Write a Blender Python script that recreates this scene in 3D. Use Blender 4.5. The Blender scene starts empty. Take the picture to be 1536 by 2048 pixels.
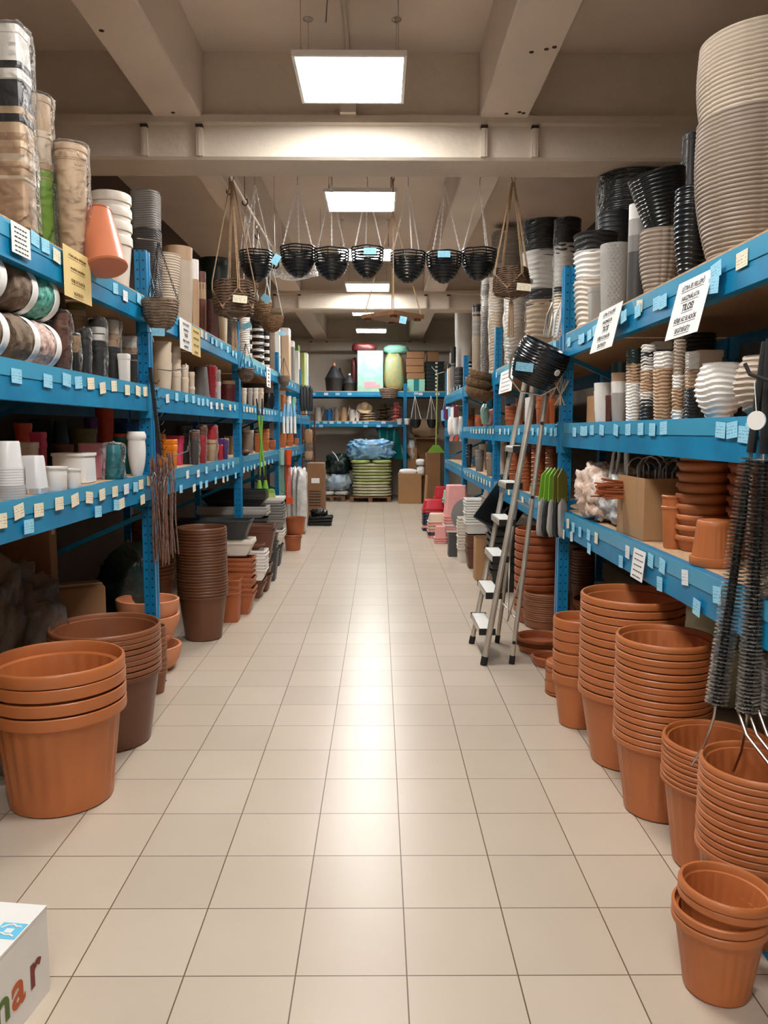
import bpy, math, random
from mathutils import Vector, Matrix, noise, Euler
random.seed(7)
PI = math.pi
S = bpy.context.scene
COL = S.collection

# ------------------------------------------------------------------ camera
F, PITCH, YAW, ROLL, H = 1570.77, .10382, .00624, .001375, 1.4612
cp, sp, cy_, sy_ = math.cos(PITCH), math.sin(PITCH), math.cos(YAW), math.sin(YAW)
fwd = Vector((sy_*cp, cy_*cp, -sp)); rgt = Vector((cy_, -sy_, 0)); up = rgt.cross(fwd)
r2 = rgt*math.cos(ROLL)+up*math.sin(ROLL); u2 = -rgt*math.sin(ROLL)+up*math.cos(ROLL)
cam_d = bpy.data.cameras.new('camera'); cam = bpy.data.objects.new('camera', cam_d); COL.objects.link(cam)
cam_d.sensor_fit = 'VERTICAL'; cam_d.sensor_height = 32.0; cam_d.lens = 32.0*F/2048
cam_d.clip_start = .05; cam_d.clip_end = 100
m3 = Matrix((r2, u2, -fwd)).transposed()
cam.matrix_world = Matrix.Translation((0, 0, H)) @ m3.to_4x4()
S.camera = cam
# ------------------------------------------------------------------ world, exposure
w = bpy.data.worlds.new('world'); S.world = w; w.use_nodes = True
w.node_tree.nodes['Background'].inputs[0].default_value = (1, .93, .85, 1)
w.node_tree.nodes['Background'].inputs[1].default_value = .25
S.view_settings.view_transform = 'Standard'; S.view_settings.look = 'None'
S.view_settings.exposure = 1.2; S.view_settings.gamma = 1; S.view_settings.use_curve_mapping = False
LAMP = 22.0

# pixel of the photograph -> ray; used to survey where things stand
def ray(u, v): return r2*((u-768)/F)+u2*((1024-v)/F)+fwd
O = Vector((0, 0, H))
def onx(u, v, x): d = ray(u, v); return O+d*(x/d.x)
def ony(u, v, y): d = ray(u, v); return O+d*(y/d.y)
def onz(u, v, z=0): d = ray(u, v); return O+d*((z-H)/d.z)
def ang(u, v): d = ray(u, v); return math.atan2(d.x, d.y)
def zat(u, v, D): d = ray(u, v); return H+d.z/math.hypot(d.x, d.y)*D
XL, XR, YB = -1.264, 1.10, 16.4
ZL = {'top': 2.185, 'mid': 1.70, 'low': 1.215}
ZR = {'top': 2.035, 'mid': 1.50, 'low': .978}
PYL = [1.62, 4.42, 7.22, 10.02, 12.82, 14.4]
PYR = [2.0, 4.8, 7.6, 10.4, 13.2]

# ------------------------------------------------------------------ materials
def lin(c): return tuple(((x/255)/12.92 if x/255 <= .04045 else ((x/255+.055)/1.055)**2.4) for x in c)+(1,)
MATS = {}
def nd(t, k, **kw):
    n = t.nodes.new(k)
    for a, b in kw.items(): setattr(n, a, b)
    return n
def mat(key, rgb, rough=.5, var=.08, scale=6, bump=0, bscale=40, metal=0, spec=.5, trans=0, rgb2=None, coat=0):
    if key in MATS: return MATS[key]
    m = bpy.data.materials.new(key); m.use_nodes = True; t = m.node_tree; b = t.nodes['Principled BSDF']
    tc = nd(t, 'ShaderNodeTexCoord'); nz = nd(t, 'ShaderNodeTexNoise'); nz.inputs['Scale'].default_value = scale; nz.inputs['Detail'].default_value = 4
    t.links.new(tc.outputs['Object'], nz.inputs['Vector'])
    c = lin(rgb); c2 = lin(rgb2) if rgb2 else tuple(x*(1-var*2.5) for x in c[:3])+(1,)
    rp = nd(t, 'ShaderNodeValToRGB'); rp.color_ramp.elements[0].position = .3; rp.color_ramp.elements[1].position = .65
    rp.color_ramp.elements[0].color = c2; rp.color_ramp.elements[1].color = c
    t.links.new(nz.outputs['Fac'], rp.inputs[0]); t.links.new(rp.outputs[0], b.inputs['Base Color'])
    b.inputs['Roughness'].default_value = rough; b.inputs['Metallic'].default_value = metal
    b.inputs['Specular IOR Level'].default_value = spec; b.inputs['Transmission Weight'].default_value = trans
    b.inputs['Coat Weight'].default_value = coat
    if bump:
        n2 = nd(t, 'ShaderNodeTexNoise'); n2.inputs['Scale'].default_value = bscale; n2.inputs['Detail'].default_value = 5
        t.links.new(tc.outputs['Object'], n2.inputs['Vector'])
        bp = nd(t, 'ShaderNodeBump'); bp.inputs['Strength'].default_value = bump; bp.inputs['Distance'].default_value = .02
        t.links.new(n2.outputs['Fac'], bp.inputs['Height']); t.links.new(bp.outputs[0], b.inputs['Normal'])
    MATS[key] = m; return m
def emis(key, rgb, s):
    m = bpy.data.materials.new(key); m.use_nodes = True; t = m.node_tree
    b = t.nodes['Principled BSDF']; b.inputs['Base Color'].default_value = (.9, .9, .9, 1)
    b.inputs['Emission Color'].default_value = lin(rgb); b.inputs['Emission Strength'].default_value = s
    MATS[key] = m; return m
def film(key, rgb, alpha, rough=.12, bs=14):
    m = bpy.data.materials.new(key); m.use_nodes = True; t = m.node_tree
    for n in list(t.nodes): t.nodes.remove(n)
    o = nd(t, 'ShaderNodeOutputMaterial'); mx = nd(t, 'ShaderNodeMixShader'); tr = nd(t, 'ShaderNodeBsdfTransparent')
    b = nd(t, 'ShaderNodeBsdfPrincipled'); b.inputs['Base Color'].default_value = lin(rgb); b.inputs['Roughness'].default_value = rough
    b.inputs['Specular IOR Level'].default_value = .9
    tc = nd(t, 'ShaderNodeTexCoord'); nz = nd(t, 'ShaderNodeTexNoise'); nz.inputs['Scale'].default_value = bs; nz.inputs['Detail'].default_value = 3; nz.inputs['Distortion'].default_value = 1.5
    t.links.new(tc.outputs['Object'], nz.inputs['Vector'])
    bp = nd(t, 'ShaderNodeBump'); bp.inputs['Strength'].default_value = 1; bp.inputs['Distance'].default_value = .03
    t.links.new(nz.outputs['Fac'], bp.inputs['Height']); t.links.new(bp.outputs[0], b.inputs['Normal'])
    fr = nd(t, 'ShaderNodeFresnel'); fr.inputs['IOR'].default_value = 1.22; t.links.new(bp.outputs[0], fr.inputs['Normal'])
    ad = nd(t, 'ShaderNodeMath', operation='ADD', use_clamp=True); ad.inputs[1].default_value = alpha
    t.links.new(fr.outputs[0], ad.inputs[0]); t.links.new(ad.outputs[0], mx.inputs[0])
    t.links.new(tr.outputs[0], mx.inputs[1]); t.links.new(b.outputs[0], mx.inputs[2]); t.links.new(mx.outputs[0], o.inputs[0])
    MATS[key] = m; return m

def M(k): return MATS[k]
mat('terra', (190, 112, 62), .42, .05, 5)
mat('terra_dark', (170, 92, 52), .45, .07, 5)
mat('terra_brown', (142, 86, 54), .42, .06, 5)
mat('brown_pot', (108, 66, 42), .4, .06, 5)
mat('bowl_clay', (214, 140, 98), .6, .06, 6, .05)
mat('copper', (206, 124, 88), .35, .04)
mat('white', (236, 232, 226), .35, .02)
mat('offwhite', (226, 216, 202), .4, .03)
mat('cream', (214, 196, 172), .45, .04)
mat('beige', (205, 178, 146), .45, .04)
mat('tan', (180, 148, 116), .5, .05)
mat('taupe', (150, 134, 118), .5, .06)
mat('taupe_light', (184, 168, 150), .55, .05)
mat('grey', (128, 124, 120), .5, .05)
mat('grey_light', (170, 166, 160), .5, .04)
mat('grey_dark', (72, 70, 69), .45, .06)
mat('black', (24, 26, 28), .35, .05)
mat('black_gloss', (22, 25, 28), .22, .05)
mat('charcoal', (44, 46, 48), .4, .06)
mat('black_green', (26, 44, 42), .4, .05)
mat('olive', (118, 112, 50), .4, .06)
mat('green', (96, 140, 30), .4, .05)
mat('lime', (128, 180, 60), .4, .05)
mat('teal', (20, 120, 130), .35, .05)
mat('mint', (140, 205, 185), .5, .05)
mat('blue', (20, 100, 170), .35, .05)
mat('lightblue', (130, 190, 225), .35, .06)
mat('navy', (28, 36, 70), .35, .05)
mat('orange', (240, 135, 30), .35, .04)
mat('redorange', (225, 80, 35), .4, .04)
mat('pink', (228, 70, 110), .35, .05)
mat('rose', (228, 150, 160), .35, .04)
mat('salmon', (240, 170, 165), .4, .04)
mat('red', (205, 35, 50), .35, .06)
mat('wine', (100, 34, 36), .4, .08)
mat('maroon', (92, 50, 42), .5, .1, 30, .2)
mat('purple', (90, 40, 120), .35, .05)
mat('brown', (110, 66, 48), .45, .06)
mat('wood', (132, 92, 62), .55, .12, 18, .1)
mat('straw', (214, 186, 150), .8, .1, 40, .3)
mat('wicker', (134, 112, 92), .75, .2, 30, .4)
mat('wicker_dark', (112, 86, 66), .75, .22, 30, .4)
mat('coco', (138, 104, 70), .95, .25, 50, .8, 90)
mat('rope', (176, 144, 110), .9, .1, 60, .4)
mat('card', (176, 134, 92), .8, .05, 3, .08, 60)
mat('card_dark', (140, 100, 66), .8, .06, 3, .08, 60)
mat('steel', (190, 184, 176), .28, .04, 8, metal=1)
mat('alu', (205, 197, 184), .36, .08, 8, .05, 200, metal=.55)
mat('rust', (166, 136, 122), .4, .25, 40, metal=.6, rgb2=(110, 70, 62))
mat('rubber', (20, 20, 20), .7)
mat('plastic_white', (240, 238, 234), .3, .02)
mat('cup', (226, 226, 226), .2, .02)
mat('bag_white', (235, 232, 222), .4, .06, 6, .4, 12)
mat('bag_cream', (222, 218, 184), .4, .1, 5, .4, 12)
mat('bag_green', (190, 205, 120), .4, .12, 5, .4, 12)
mat('bag_blue', (160, 200, 226), .25, .2, 8, .6, 12, rgb2=(70, 150, 205))
mat('bag_paleblue', (196, 206, 212), .25, .2, 8, .6, 12, rgb2=(130, 165, 190))
mat('bag_teal', (10, 120, 115), .25, .3, 4, .6, 8, rgb2=(4, 70, 75))
mat('bag_dark', (40, 62, 58), .3, .3, 6, .6, 12)
mat('bag_grey', (128, 116, 104), .3, .25, 5, .8, 8, rgb2=(80, 70, 62))
mat('bag_pink', (232, 214, 202), .18, .15, 10, .9, 16, rgb2=(214, 178, 154))
mat('bag_clear', (222, 220, 216), .15, .12, 9, .9, 14)
mat('floral', (176, 152, 84), .4, .2, 14, .3, 12, rgb2=(110, 156, 136))
mat('leaf', (112, 152, 36), .4, .06)
mat('mint_pack', (156, 192, 180), .35, .1, 6, .3, 10, rgb2=(120, 180, 165))
mat('camo', (110, 84, 56), .8, .4, 50, .3, rgb2=(40, 30, 24))
mat('red_white', (225, 50, 50), .6, .1, 40, .2, rgb2=(240, 200, 190))
mat('zebra', (236, 232, 226), .35, .02)
mat('paper', (238, 236, 232), .7, .02)
mat('paper_yellow', (232, 205, 140), .7, .04)
mat('ink', (40, 40, 44), .8, .02)
mat('ink_brown', (120, 90, 45), .8, .02)
mat('ink_green', (86, 112, 40), .6, .02)
mat('ink_orange', (196, 92, 40), .6, .02)
mat('ink_red', (128, 48, 40), .6, .02)
mat('sky_print', (110, 200, 235), .5, .02)
mat('bristle', (226, 218, 208), .45, .3, 60, rgb2=(130, 126, 122))
mat('board', (206, 170, 132), .8, .12, 60, .2, 120)
film('film', (245, 243, 240), .02)
film('film_haze', (240, 238, 232), .14, .15)
film('label_film', (205, 225, 240), .03, .2, 1.2)
film('glass', (235, 238, 238), .35, .05)

def tag_mat(key, rgb):
    m = mat(key, rgb, .7, .02); t = m.node_tree; b = t.nodes['Principled BSDF']
    src = b.inputs['Base Color'].links[0].from_socket
    tc = nd(t, 'ShaderNodeTexCoord'); sx = nd(t, 'ShaderNodeSeparateXYZ'); t.links.new(tc.outputs['Generated'], sx.inputs[0])
    def mth(op, a, bb):
        n = nd(t, 'ShaderNodeMath', operation=op)
        for i, q in enumerate((a, bb)):
            if hasattr(q, 'links'): t.links.new(q, n.inputs[i])
            else: n.inputs[i].default_value = q
        return n.outputs[0]
    z = mth('FRACT', mth('MULTIPLY', sx.outputs['Z'], 5.0), 0)
    line = mth('MULTIPLY', mth('GREATER_THAN', z, .35), mth('LESS_THAN', z, .75))
    nz = nd(t, 'ShaderNodeTexNoise'); nz.inputs['Scale'].default_value = 9
    t.links.new(tc.outputs['Generated'], nz.inputs['Vector'])
    word = mth('GREATER_THAN', nz.outputs['Fac'], .52)
    ins = mth('MULTIPLY', mth('GREATER_THAN', sx.outputs['Z'], .12), mth('LESS_THAN', sx.outputs['Z'], .9))
    f = mth('MULTIPLY', mth('MULTIPLY', mth('MULTIPLY', line, word), ins), .55)
    mx = nd(t, 'ShaderNodeMix', data_type='RGBA'); t.links.new(f, mx.inputs['Factor']); t.links.new(src, mx.inputs['A'])
    mx.inputs['B'].default_value = lin((50, 70, 90)); t.links.new(mx.outputs['Result'], b.inputs['Base Color'])
    return m
tag_mat('tag_blue', (150, 214, 240)); tag_mat('tag_cream', (238, 228, 200)); tag_mat('tag_white', (228, 232, 236))

def paint_blue():
    m = mat('rack_blue', (6, 136, 184), .35, .1, 5, .04, 90, rgb2=(4, 112, 158)); return m
paint_blue()
def post_mat():
    m = mat('post_blue', (4, 122, 174), .35, .06, 3); t = m.node_tree; b = t.nodes['Principled BSDF']
    src = b.inputs['Base Color'].links[0].from_socket
    tc = nd(t, 'ShaderNodeTexCoord'); sx = nd(t, 'ShaderNodeSeparateXYZ'); t.links.new(tc.outputs['Object'], sx.inputs[0])
    def mth(op, a, bb=0, c=0):
        n = nd(t, 'ShaderNodeMath', operation=op)
        for i, q in enumerate((a, bb, c)):
            if hasattr(q, 'links'): t.links.new(q, n.inputs[i])
            else: n.inputs[i].default_value = q
        return n.outputs[0]
    dz = mth('SUBTRACT', mth('FRACT', mth('MULTIPLY', sx.outputs['Z'], 20.0)), .5)
    dz = mth('MULTIPLY', dz, .05)
    ax = mth('SUBTRACT', mth('ABSOLUTE', sx.outputs['X']), .016)      # two columns on the wide face
    d1 = mth('SQRT', mth('ADD', mth('MULTIPLY', dz, dz), mth('MULTIPLY', ax, ax)))
    h1 = mth('LESS_THAN', d1, .0055)
    ay = sx.outputs['Y']; d2 = mth('SQRT', mth('ADD', mth('MULTIPLY', mth('MULTIPLY', dz, dz), .35), mth('MULTIPLY', ay, ay)))
    h2 = mth('MULTIPLY', mth('LESS_THAN', d2, .006), mth('GREATER_THAN', mth('ABSOLUTE', sx.outputs['X']), .0315))
    f = mth('MAXIMUM', h1, h2)
    mx = nd(t, 'ShaderNodeMix', data_type='RGBA'); t.links.new(f, mx.inputs['Factor']); t.links.new(src, mx.inputs['A'])
    mx.inputs['B'].default_value = lin((8, 40, 62)); t.links.new(mx.outputs['Result'], b.inputs['Base Color'])
post_mat(); mat('label_strip', (66, 158, 196), .2, .06, 2)

# ------------------------------------------------------------------ mesh helpers
def mk(name, vs, fs, m, smooth=True, sharp=35):
    me = bpy.data.meshes.new(name); me.from_pydata([tuple(v) for v in vs], [], fs); me.update()
    ms = m if isinstance(m, (list, tuple)) else [m]
    for x in ms: me.materials.append(M(x) if isinstance(x, str) else x)
    if smooth:
        me.polygons.foreach_set('use_smooth', [True]*len(me.polygons))
        me.set_sharp_from_angle(angle=math.radians(sharp))
    return me
def remat(me, m):
    c = me.copy(); c.materials.clear(); c.materials.append(M(m)); return c
class MB:
    def __init__(s): s.v = []; s.f = []
    def add(s, vs, fs):
        o = len(s.v); s.v += [Vector(v) for v in vs]; s.f += [tuple(i+o for i in f) for f in fs]; return s
    def box(s, x0, x1, y0, y1, z0, z1, mt=None):
        v = [Vector((x, y, z)) for z in (z0, z1) for x, y in ((x0, y0), (x1, y0), (x1, y1), (x0, y1))]
        if mt: v = [mt @ q for q in v]
        return s.add(v, [(3, 2, 1, 0), (4, 5, 6, 7), (0, 1, 5, 4), (1, 2, 6, 5), (2, 3, 7, 6), (3, 0, 4, 7)])
    def tube(s, pts, r, n=8, cap=True, r2_=None, closed=False):
        pts = [Vector(p) for p in pts]; k = len(pts); vs = []; fs = []
        nrm = None
        for i, p in enumerate(pts):
            a = pts[(i-1) % k] if closed else pts[max(i-1, 0)]; b = pts[(i+1) % k] if closed else pts[min(i+1, k-1)]
            d = (b-a).normalized()
            if nrm is None: nrm = d.orthogonal().normalized()
            nrm = (nrm-d*nrm.dot(d)); nrm = nrm.normalized() if nrm.length > 1e-6 else d.orthogonal().normalized()
            bn = d.cross(nrm); rr = r if r2_ is None else r+(r2_-r)*i/max(k-1, 1)
            for j in range(n):
                t = 2*PI*j/n; vs.append(p+nrm*math.cos(t)*rr+bn*math.sin(t)*rr)
        for i in range(k if closed else k-1):
            for j in range(n):
                a = i*n+j; b = i*n+(j+1) % n; c = ((i+1) % k)*n+(j+1) % n; e = ((i+1) % k)*n+j; fs.append((a, b, c, e))
        if cap and not closed: fs.append(tuple(range(n-1, -1, -1))); fs.append(tuple((k-1)*n+j for j in range(n)))
        return s.add(vs, fs)
    def prism(s, poly, a, b, axis='y'):                 # poly in the plane across axis, extruded from a to b
        n = len(poly)
        def P(p, t): return {'y': (p[0], t, p[1]), 'x': (t, p[0], p[1]), 'z': (p[0], p[1], t)}[axis]
        vs = [P(p, a) for p in poly]+[P(p, b) for p in poly]
        fs = [(i, (i+1) % n, n+(i+1) % n, n+i) for i in range(n)]+[tuple(range(n-1, -1, -1)), tuple(range(n, 2*n))]
        return s.add(vs, fs)
    def lathe(s, prof, n=32, mod=None, off=(0, 0, 0), sx=1, sy=1, mt=None):
        vs = []; rings = []; L = prof[-1][1]
        for r, z in prof:
            if r < 1e-6: rings.append([len(vs)]); vs.append(Vector((off[0], off[1], z+off[2])))
            else:
                ids = []
                for j in range(n):
                    t = 2*PI*(j+.5)/n; rr, zz = (mod(t, z, r) if mod else (r, z))
                    ids.append(len(vs)); vs.append(Vector((off[0]+rr*math.cos(t)*sx, off[1]+rr*math.sin(t)*sy, zz+off[2])))
                rings.append(ids)
        if mt: vs = [mt @ v for v in vs]
        fs = []
        for a, b in zip(rings, rings[1:]):
            if len(a) == 1 and len(b) == 1: continue
            for j in range(n):
                k = (j+1) % n
                if len(a) == 1: fs.append((a[0], b[k], b[j]))
                elif len(b) == 1: fs.append((a[j], a[k], b[0]))
                else: fs.append((a[j], a[k], b[k], b[j]))
        return s.add(vs, fs)
    def build(s, name, m, parent=None, loc=(0, 0, 0), rot=(0, 0, 0), smooth=True, sharp=35, rz=None):
        return obj(name, mk(name, s.v, s.f, m, smooth, sharp), parent, loc, rot)
def obj(name, me, parent=None, loc=(0, 0, 0), rot=(0, 0, 0), scale=(1, 1, 1)):
    o = bpy.data.objects.new(name, me); COL.objects.link(o); o.location = loc; o.rotation_euler = rot; o.scale = scale
    if parent: o.parent = parent
    return o
SEEN = {}
def tag(o, label, cat, group=None, kind=None):
    o['label'] = label; o['category'] = cat
    if group: o['group'] = group
    if kind: o['kind'] = kind
    SEEN.setdefault(label, []).append(o.name)
    return o
def thing(name, label, cat, loc=(0, 0, 0), rz=0, group=None):
    o = bpy.data.objects.new(name, None); COL.objects.link(o); o.empty_display_size = .1
    o.location = loc; o.rotation_euler = (0, 0, rz) if not isinstance(rz, tuple) else rz
    return tag(o, label, cat, group)
def struct(o, name=None): o['kind'] = 'structure'; return o
ORDW = 'first second third fourth fifth sixth seventh eighth ninth tenth eleventh twelfth thirteenth fourteenth fifteenth sixteenth seventeenth eighteenth nineteenth twentieth'.split()
def ordw(i): return ORDW[i] if i < 20 else 'twenty-'+ORDW[i-20]
def pos_word(i, n):                                     # i counted from the bottom
    if n == 1: return ''
    k = n-1-i
    return 'topmost' if k == 0 else ('bottom' if i == 0 else ordw(k)+' from top')

# ------------------------------------------------------------------ pot shapes
def sq(p, e=1):                                         # rounded square section
    def f(t, z, r):
        c, s = abs(math.cos(t)), abs(math.sin(t)); return r/((c**p+s**p)**(1/p)), z
    return f
def pot_prof(rt, rb, h, rim=.045, out=.010, t=.004, roll=True, ledge=True):
    k = rt-out; p = [(0, .0), (rb*.92, .0), (rb, .006), (k, h-rim)]
    if out > .001: p += [(rt-.001, h-rim+.001), (rt, h-rim+.006), (rt, h-.010)]
    if roll: p += [(rt-.002, h-.004), (rt-.006, h), (rt-.011, h-.001), (rt-.014, h-.006)]; q = rt-.014
    else: p += [(rt, h-.003), (rt-.003, h), (rt-t-.004, h)]; q = rt-t-.004
    if ledge and out > .001: p += [(q-.001, h-rim*.9), (min(k-t, q)-.006, h-rim)]
    p += [(rb-t, t+.004), (0, t+.004)]
    return p
def flutes(nf, a, z0, z1):
    def f(t, z, r):
        if z0 < z < z1: return r-a*(.5+.5*math.cos(nf*t)), z
        return r, z
    return f
def densify(p, dz):
    o = [p[0]]
    for a, b in zip(p, p[1:]):
        k = max(1, int(abs(b[1]-a[1])/dz)) if abs(b[1]-a[1]) > dz else 1
        for i in range(1, k+1): o.append((a[0]+(b[0]-a[0])*i/k, a[1]+(b[1]-a[1])*i/k))
    return o
def pot_mesh(rt, rb, h, m, style='plain', n=40, rim=.03, out=None, sx=1, sy=1, bulge=0, ribs=None, flat=False):
    """one pot: rt rim radius, rb base radius, h height"""
    b = MB()
    if out is None: out = min(.008, rt*.07)
    if style in ('plain', 'fluted', 'square', 'rect', 'cup'):
        md = None; o2 = out; rl = rt > .07 and not flat
        pr = pot_prof(rt, rb, h, min(rim, h*.4), o2, .0035, rl)
        if style == 'fluted': pr = densify(pr, h/12); md = flutes(24, rt*.025, h*.12, h-rim*1.6)
        if style == 'square': md = sq(7)
        if style == 'rect': md = sq(14)
        if style == 'cup': pr = pot_prof(rt, rb, h, rim, .007, .002, False)
        b.lathe(pr, n if style != 'fluted' else max(n, 96), md, sx=sx, sy=sy)
    else:
        # smooth body with relief: rings, dunes, weave, wood
        N = 10 if style in ('wood', 'smooth') else int(max(24, min(110, h/.0045))) if style != 'ring' else int(max(30, min(330, h/((ribs or .014)/6))))
        p = ribs or .014
        def body(s):                                     # radius along height 0..1
            return rb+(rt-rb)*s**.8+bulge*math.sin(PI*min(1, s*1.02))
        pr = [(0, 0), (body(0)*.93, 0)]
        for i in range(N+1): s = i/N; pr.append((body(s), .004+s*(h-.004)))
        pr += [(rt-.006, h), (rt-.008, h-.01), (body(.5)-.01, h*.5), (body(0)-.008, .012), (0, .012)]
        lim = (rb+rt)*.0
        K = len(pr)-5
        a = min(.006, p*.13) if style in ('dune', 'sqdune') else min(.004, p*.25)
        def md(t, z, r):
            if z < .003 or z > h-.0005: return r, z
            s = (z-.004)/(h-.004)
            if r < body(max(0, min(1, s)))-.004: return r, z
            if style == 'ring': return r+a*1.3*abs(math.sin(PI*z/p))-(.0035 if n >= 64 and int(t/(2*PI)*n) % 12 == 0 else 0), z
            if style == 'dune': return r+a*1.5*math.sin(2*PI*z/p+1.6*math.sin(2*t+3*z/h)+.8*math.sin(5*t)), z
            if style == 'weave': return r+a*math.sin(2*PI*z/p)*math.cos(18*t), z
            if style == 'wood': return r+.0015*math.sin(30*t), z
            if style == 'sqdune':
                c, s_ = abs(math.cos(t)), abs(math.sin(t)); q = 1/((c**6+s_**6)**(1/6))
                return r*q*.92+a*1.3*math.sin(2*PI*z/p+1.2*math.sin(3*t+2*z/h)), z
            return r, z
        b.lathe(pr, n, md, sx=sx, sy=sy)
    return mk('pot', b.v, b.f, m)
CW = {'terra': 'terracotta', 'terra_dark': 'dark terracotta', 'terra_brown': 'brown terracotta', 'brown_pot': 'dark brown', 'bowl_clay': 'pale clay',
      'copper': 'copper orange', 'offwhite': 'off-white', 'grey_light': 'light grey', 'grey_dark': 'dark grey', 'taupe_light': 'pale taupe',
      'black_gloss': 'glossy black', 'black_green': 'green-black', 'wine': 'wine red', 'lightblue': 'light blue', 'redorange': 'orange-red',
      'cup': 'clear white', 'film': 'clear', 'zebra': 'black and white'}
def cw(m): return CW.get(m, m.replace('_', ' '))
def article(s): return ' '.join(s.split())

# pots standing on the floor, surveyed from rim edges and the front of the base
def floor_stack(uL, uR, vr, vt, ub, vb, n, colors, item, where, group, ratio=.72, ph=None, style='plain', name='plant_pot', seg=64, rim=.045, out=None, tiltlast=None, z0=0, low=0, cat='pot', jit=.0015, bulge=0, pitch=None):
    h2 = (ang(uR, vr)-ang(uL, vr))/2
    P = onz(ub, vb, z0); d0 = math.hypot(P.x, P.y); D = d0/(1-ratio*math.sin(h2)); r = D*math.sin(h2)
    th = (ang(uL, vr)+ang(uR, vr))/2; x, y = D*math.sin(th), D*math.cos(th)
    zt = zat((uL+uR)/2, vt, D+r)
    tot = zt-z0
    if pitch is None:
        if ph is None: ph = r*1.7
        pitch = (tot-ph)/max(1, n-1) if n > 1 else 0
        if n == 1: ph = tot
    else: ph = tot-pitch*(n-1)
    if isinstance(colors, str): colors = [colors]*n
    if n > 2: rim = pitch*.84
    if out is None: out = min(.013, r*.07)
    0 and print('STACK', where, 'r %.3f ph %.3f pitch %.4f tot %.3f x %.2f y %.2f' % (r, ph, pitch, tot, x, y))
    cache = {}
    for i in range(n):
        m = colors[min(i, len(colors)-1)]
        last = i == n-1; kk = (m, last)
        if kk not in cache: cache[kk] = pot_mesh(r, r*ratio, ph, m, style, seg, min(rim*(1.1 if last and n > 2 else 1), ph*.35), out, bulge=bulge, flat=not last)
        o = obj(name, cache[kk], None, (x+random.uniform(-jit, jit), y+random.uniform(-jit, jit), z0+i*pitch+(random.uniform(-.05, .05)*pitch if i else 0)), (0, 0, random.uniform(0, 6)))
        if tiltlast and i in tiltlast: o.rotation_euler = tiltlast[i][0]; o.location.z += tiltlast[i][1]; 
        tag(o, article(f'{cw(m)} {item} {pos_word(i, n)} {where}'), cat, group)
    return x, y, r, zt, ph, pitch
def cyl_at(uL, uR, v, X, s):
    a, b = ang(uL, v), ang(uR, v); th, h2 = (a+b)/2, (b-a)/2
    sg = 1 if X > 0 else -1
    D = (abs(X)+s)/(abs(math.sin(th))-math.sin(h2)) if abs(math.sin(th)) > math.sin(h2)*1.2 else (abs(X)+s)/abs(math.sin(th))
    return D*math.sin(th), D*math.cos(th), D*math.sin(h2), D
KIND = {'dune': 'ribbed_pot', 'ring': 'ringed_pot', 'weave': 'woven_pot', 'square': 'square_pot', 'sqdune': 'ribbed_planter', 'cup': 'plastic_tumbler', 'smooth': 'vase', 'wood': 'wooden_pot', 'fluted': 'fluted_pot', 'plain': 'round_pot'}
def shelf_stack(side, lvl, uL, uR, v, vt, bands, item, where, style='plain', s=.02, ratio=.72, name=None, cat='pot', group=None, inv=False, bulge=0, ribs=None, seg=40, wrap=None, rot=0, rim=.03, z0=None, maxh=None, ztop=None, D=None):
    name = name or KIND[style]
    """bands: (material, weight) from top to bottom, each one pot of the nest"""
    X = XL if side == 'L' else XR; z = (ZL if side == 'L' else ZR)[lvl] if z0 is None else z0
    if D is None: x, y, r, D = cyl_at(uL, uR, v, X, s)
    else:
        a, b = ang(uL, v), ang(uR, v); x, y, r = D*math.sin((a+b)/2), D*math.cos((a+b)/2), D*math.sin((b-a)/2)
    if style in ('square', 'sqdune', 'rect'): r *= .86
    zt = zat((uL+uR)/2, vt, D) if ztop is None else ztop
    tot = zt-z; W = sum(b[1] for b in bands); n = len(bands)
    hs = [tot*b[1]/W for b in bands][::-1]; ms = [b[0] for b in bands][::-1]
    zz = z; grp = group or f'pots {where}'
    hb = min(hs[0], maxh) if maxh else hs[0]
    cache = {}
    for i in range(n):
        top = z+sum(hs[:i+1]); hh = max(hb, hs[i]) if i else hs[0]
        if inv: base = z+sum(hs[:i]); hh = hs[i] if i == n-1 else max(hs[i], hs[-1]); 
        rt2 = ratio
        if i and not inv and hh > hs[i]*1.3+.03: h0 = hh; hh = hs[i]*1.3+.03; rt2 = 1-(1-ratio)*hh/h0
        m = ms[i]; key = (m, round(hh, 3))
        if key not in cache: cache[key] = pot_mesh(r, r*rt2, hh, m, style, seg, rim, None, bulge=bulge, ribs=ribs)
        if inv: o = obj(name, cache[key], None, (x, y, base+hh), (PI, 0, rot))
        else: o = obj(name, cache[key], None, (x, y, top-hh), (0, 0, rot+(random.uniform(0, 6) if style not in ('square', 'rect', 'sqdune') else 0)))
        tag(o, article(f'{cw(m)} {item} {pos_word(i, n)} {where}'), cat, grp)
    if wrap:
        wr = MB(); N = 14; rr = r*1.03+.004
        if style in ('square', 'sqdune', 'rect'): rr *= 1.03
        pr = [(rr*ratio*1.02, .003)]+[(rr*(ratio+(1-ratio)*min(1, (i/N)*2.2 if not inv else 1)), tot*i/N) for i in range(1, N+1)]+[(rr*.8, tot+.012), (rr*.2, tot+.015), (0, tot+.02)]
        sd = random.random()*50
        def md(t, q, r_):
            k = noise.noise(Vector((math.cos(t)*2, math.sin(t)*2, q*9+sd)))*.02*min(1, r_/.05)
            if style in ('square', 'sqdune', 'rect'): r_, _ = sq(7)(t, q, r_)
            return r_+abs(k), q+k*.3
        wr.lathe(pr, 36, md)
        o = wr.build('plastic_wrap', wrap, None, (x, y, z), sharp=60)
        tag(o, article(f'clear plastic wrap around the {item} stack {where}'), 'wrap', 'clear wraps around pot stacks')
    return x, y, r, zt
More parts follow.
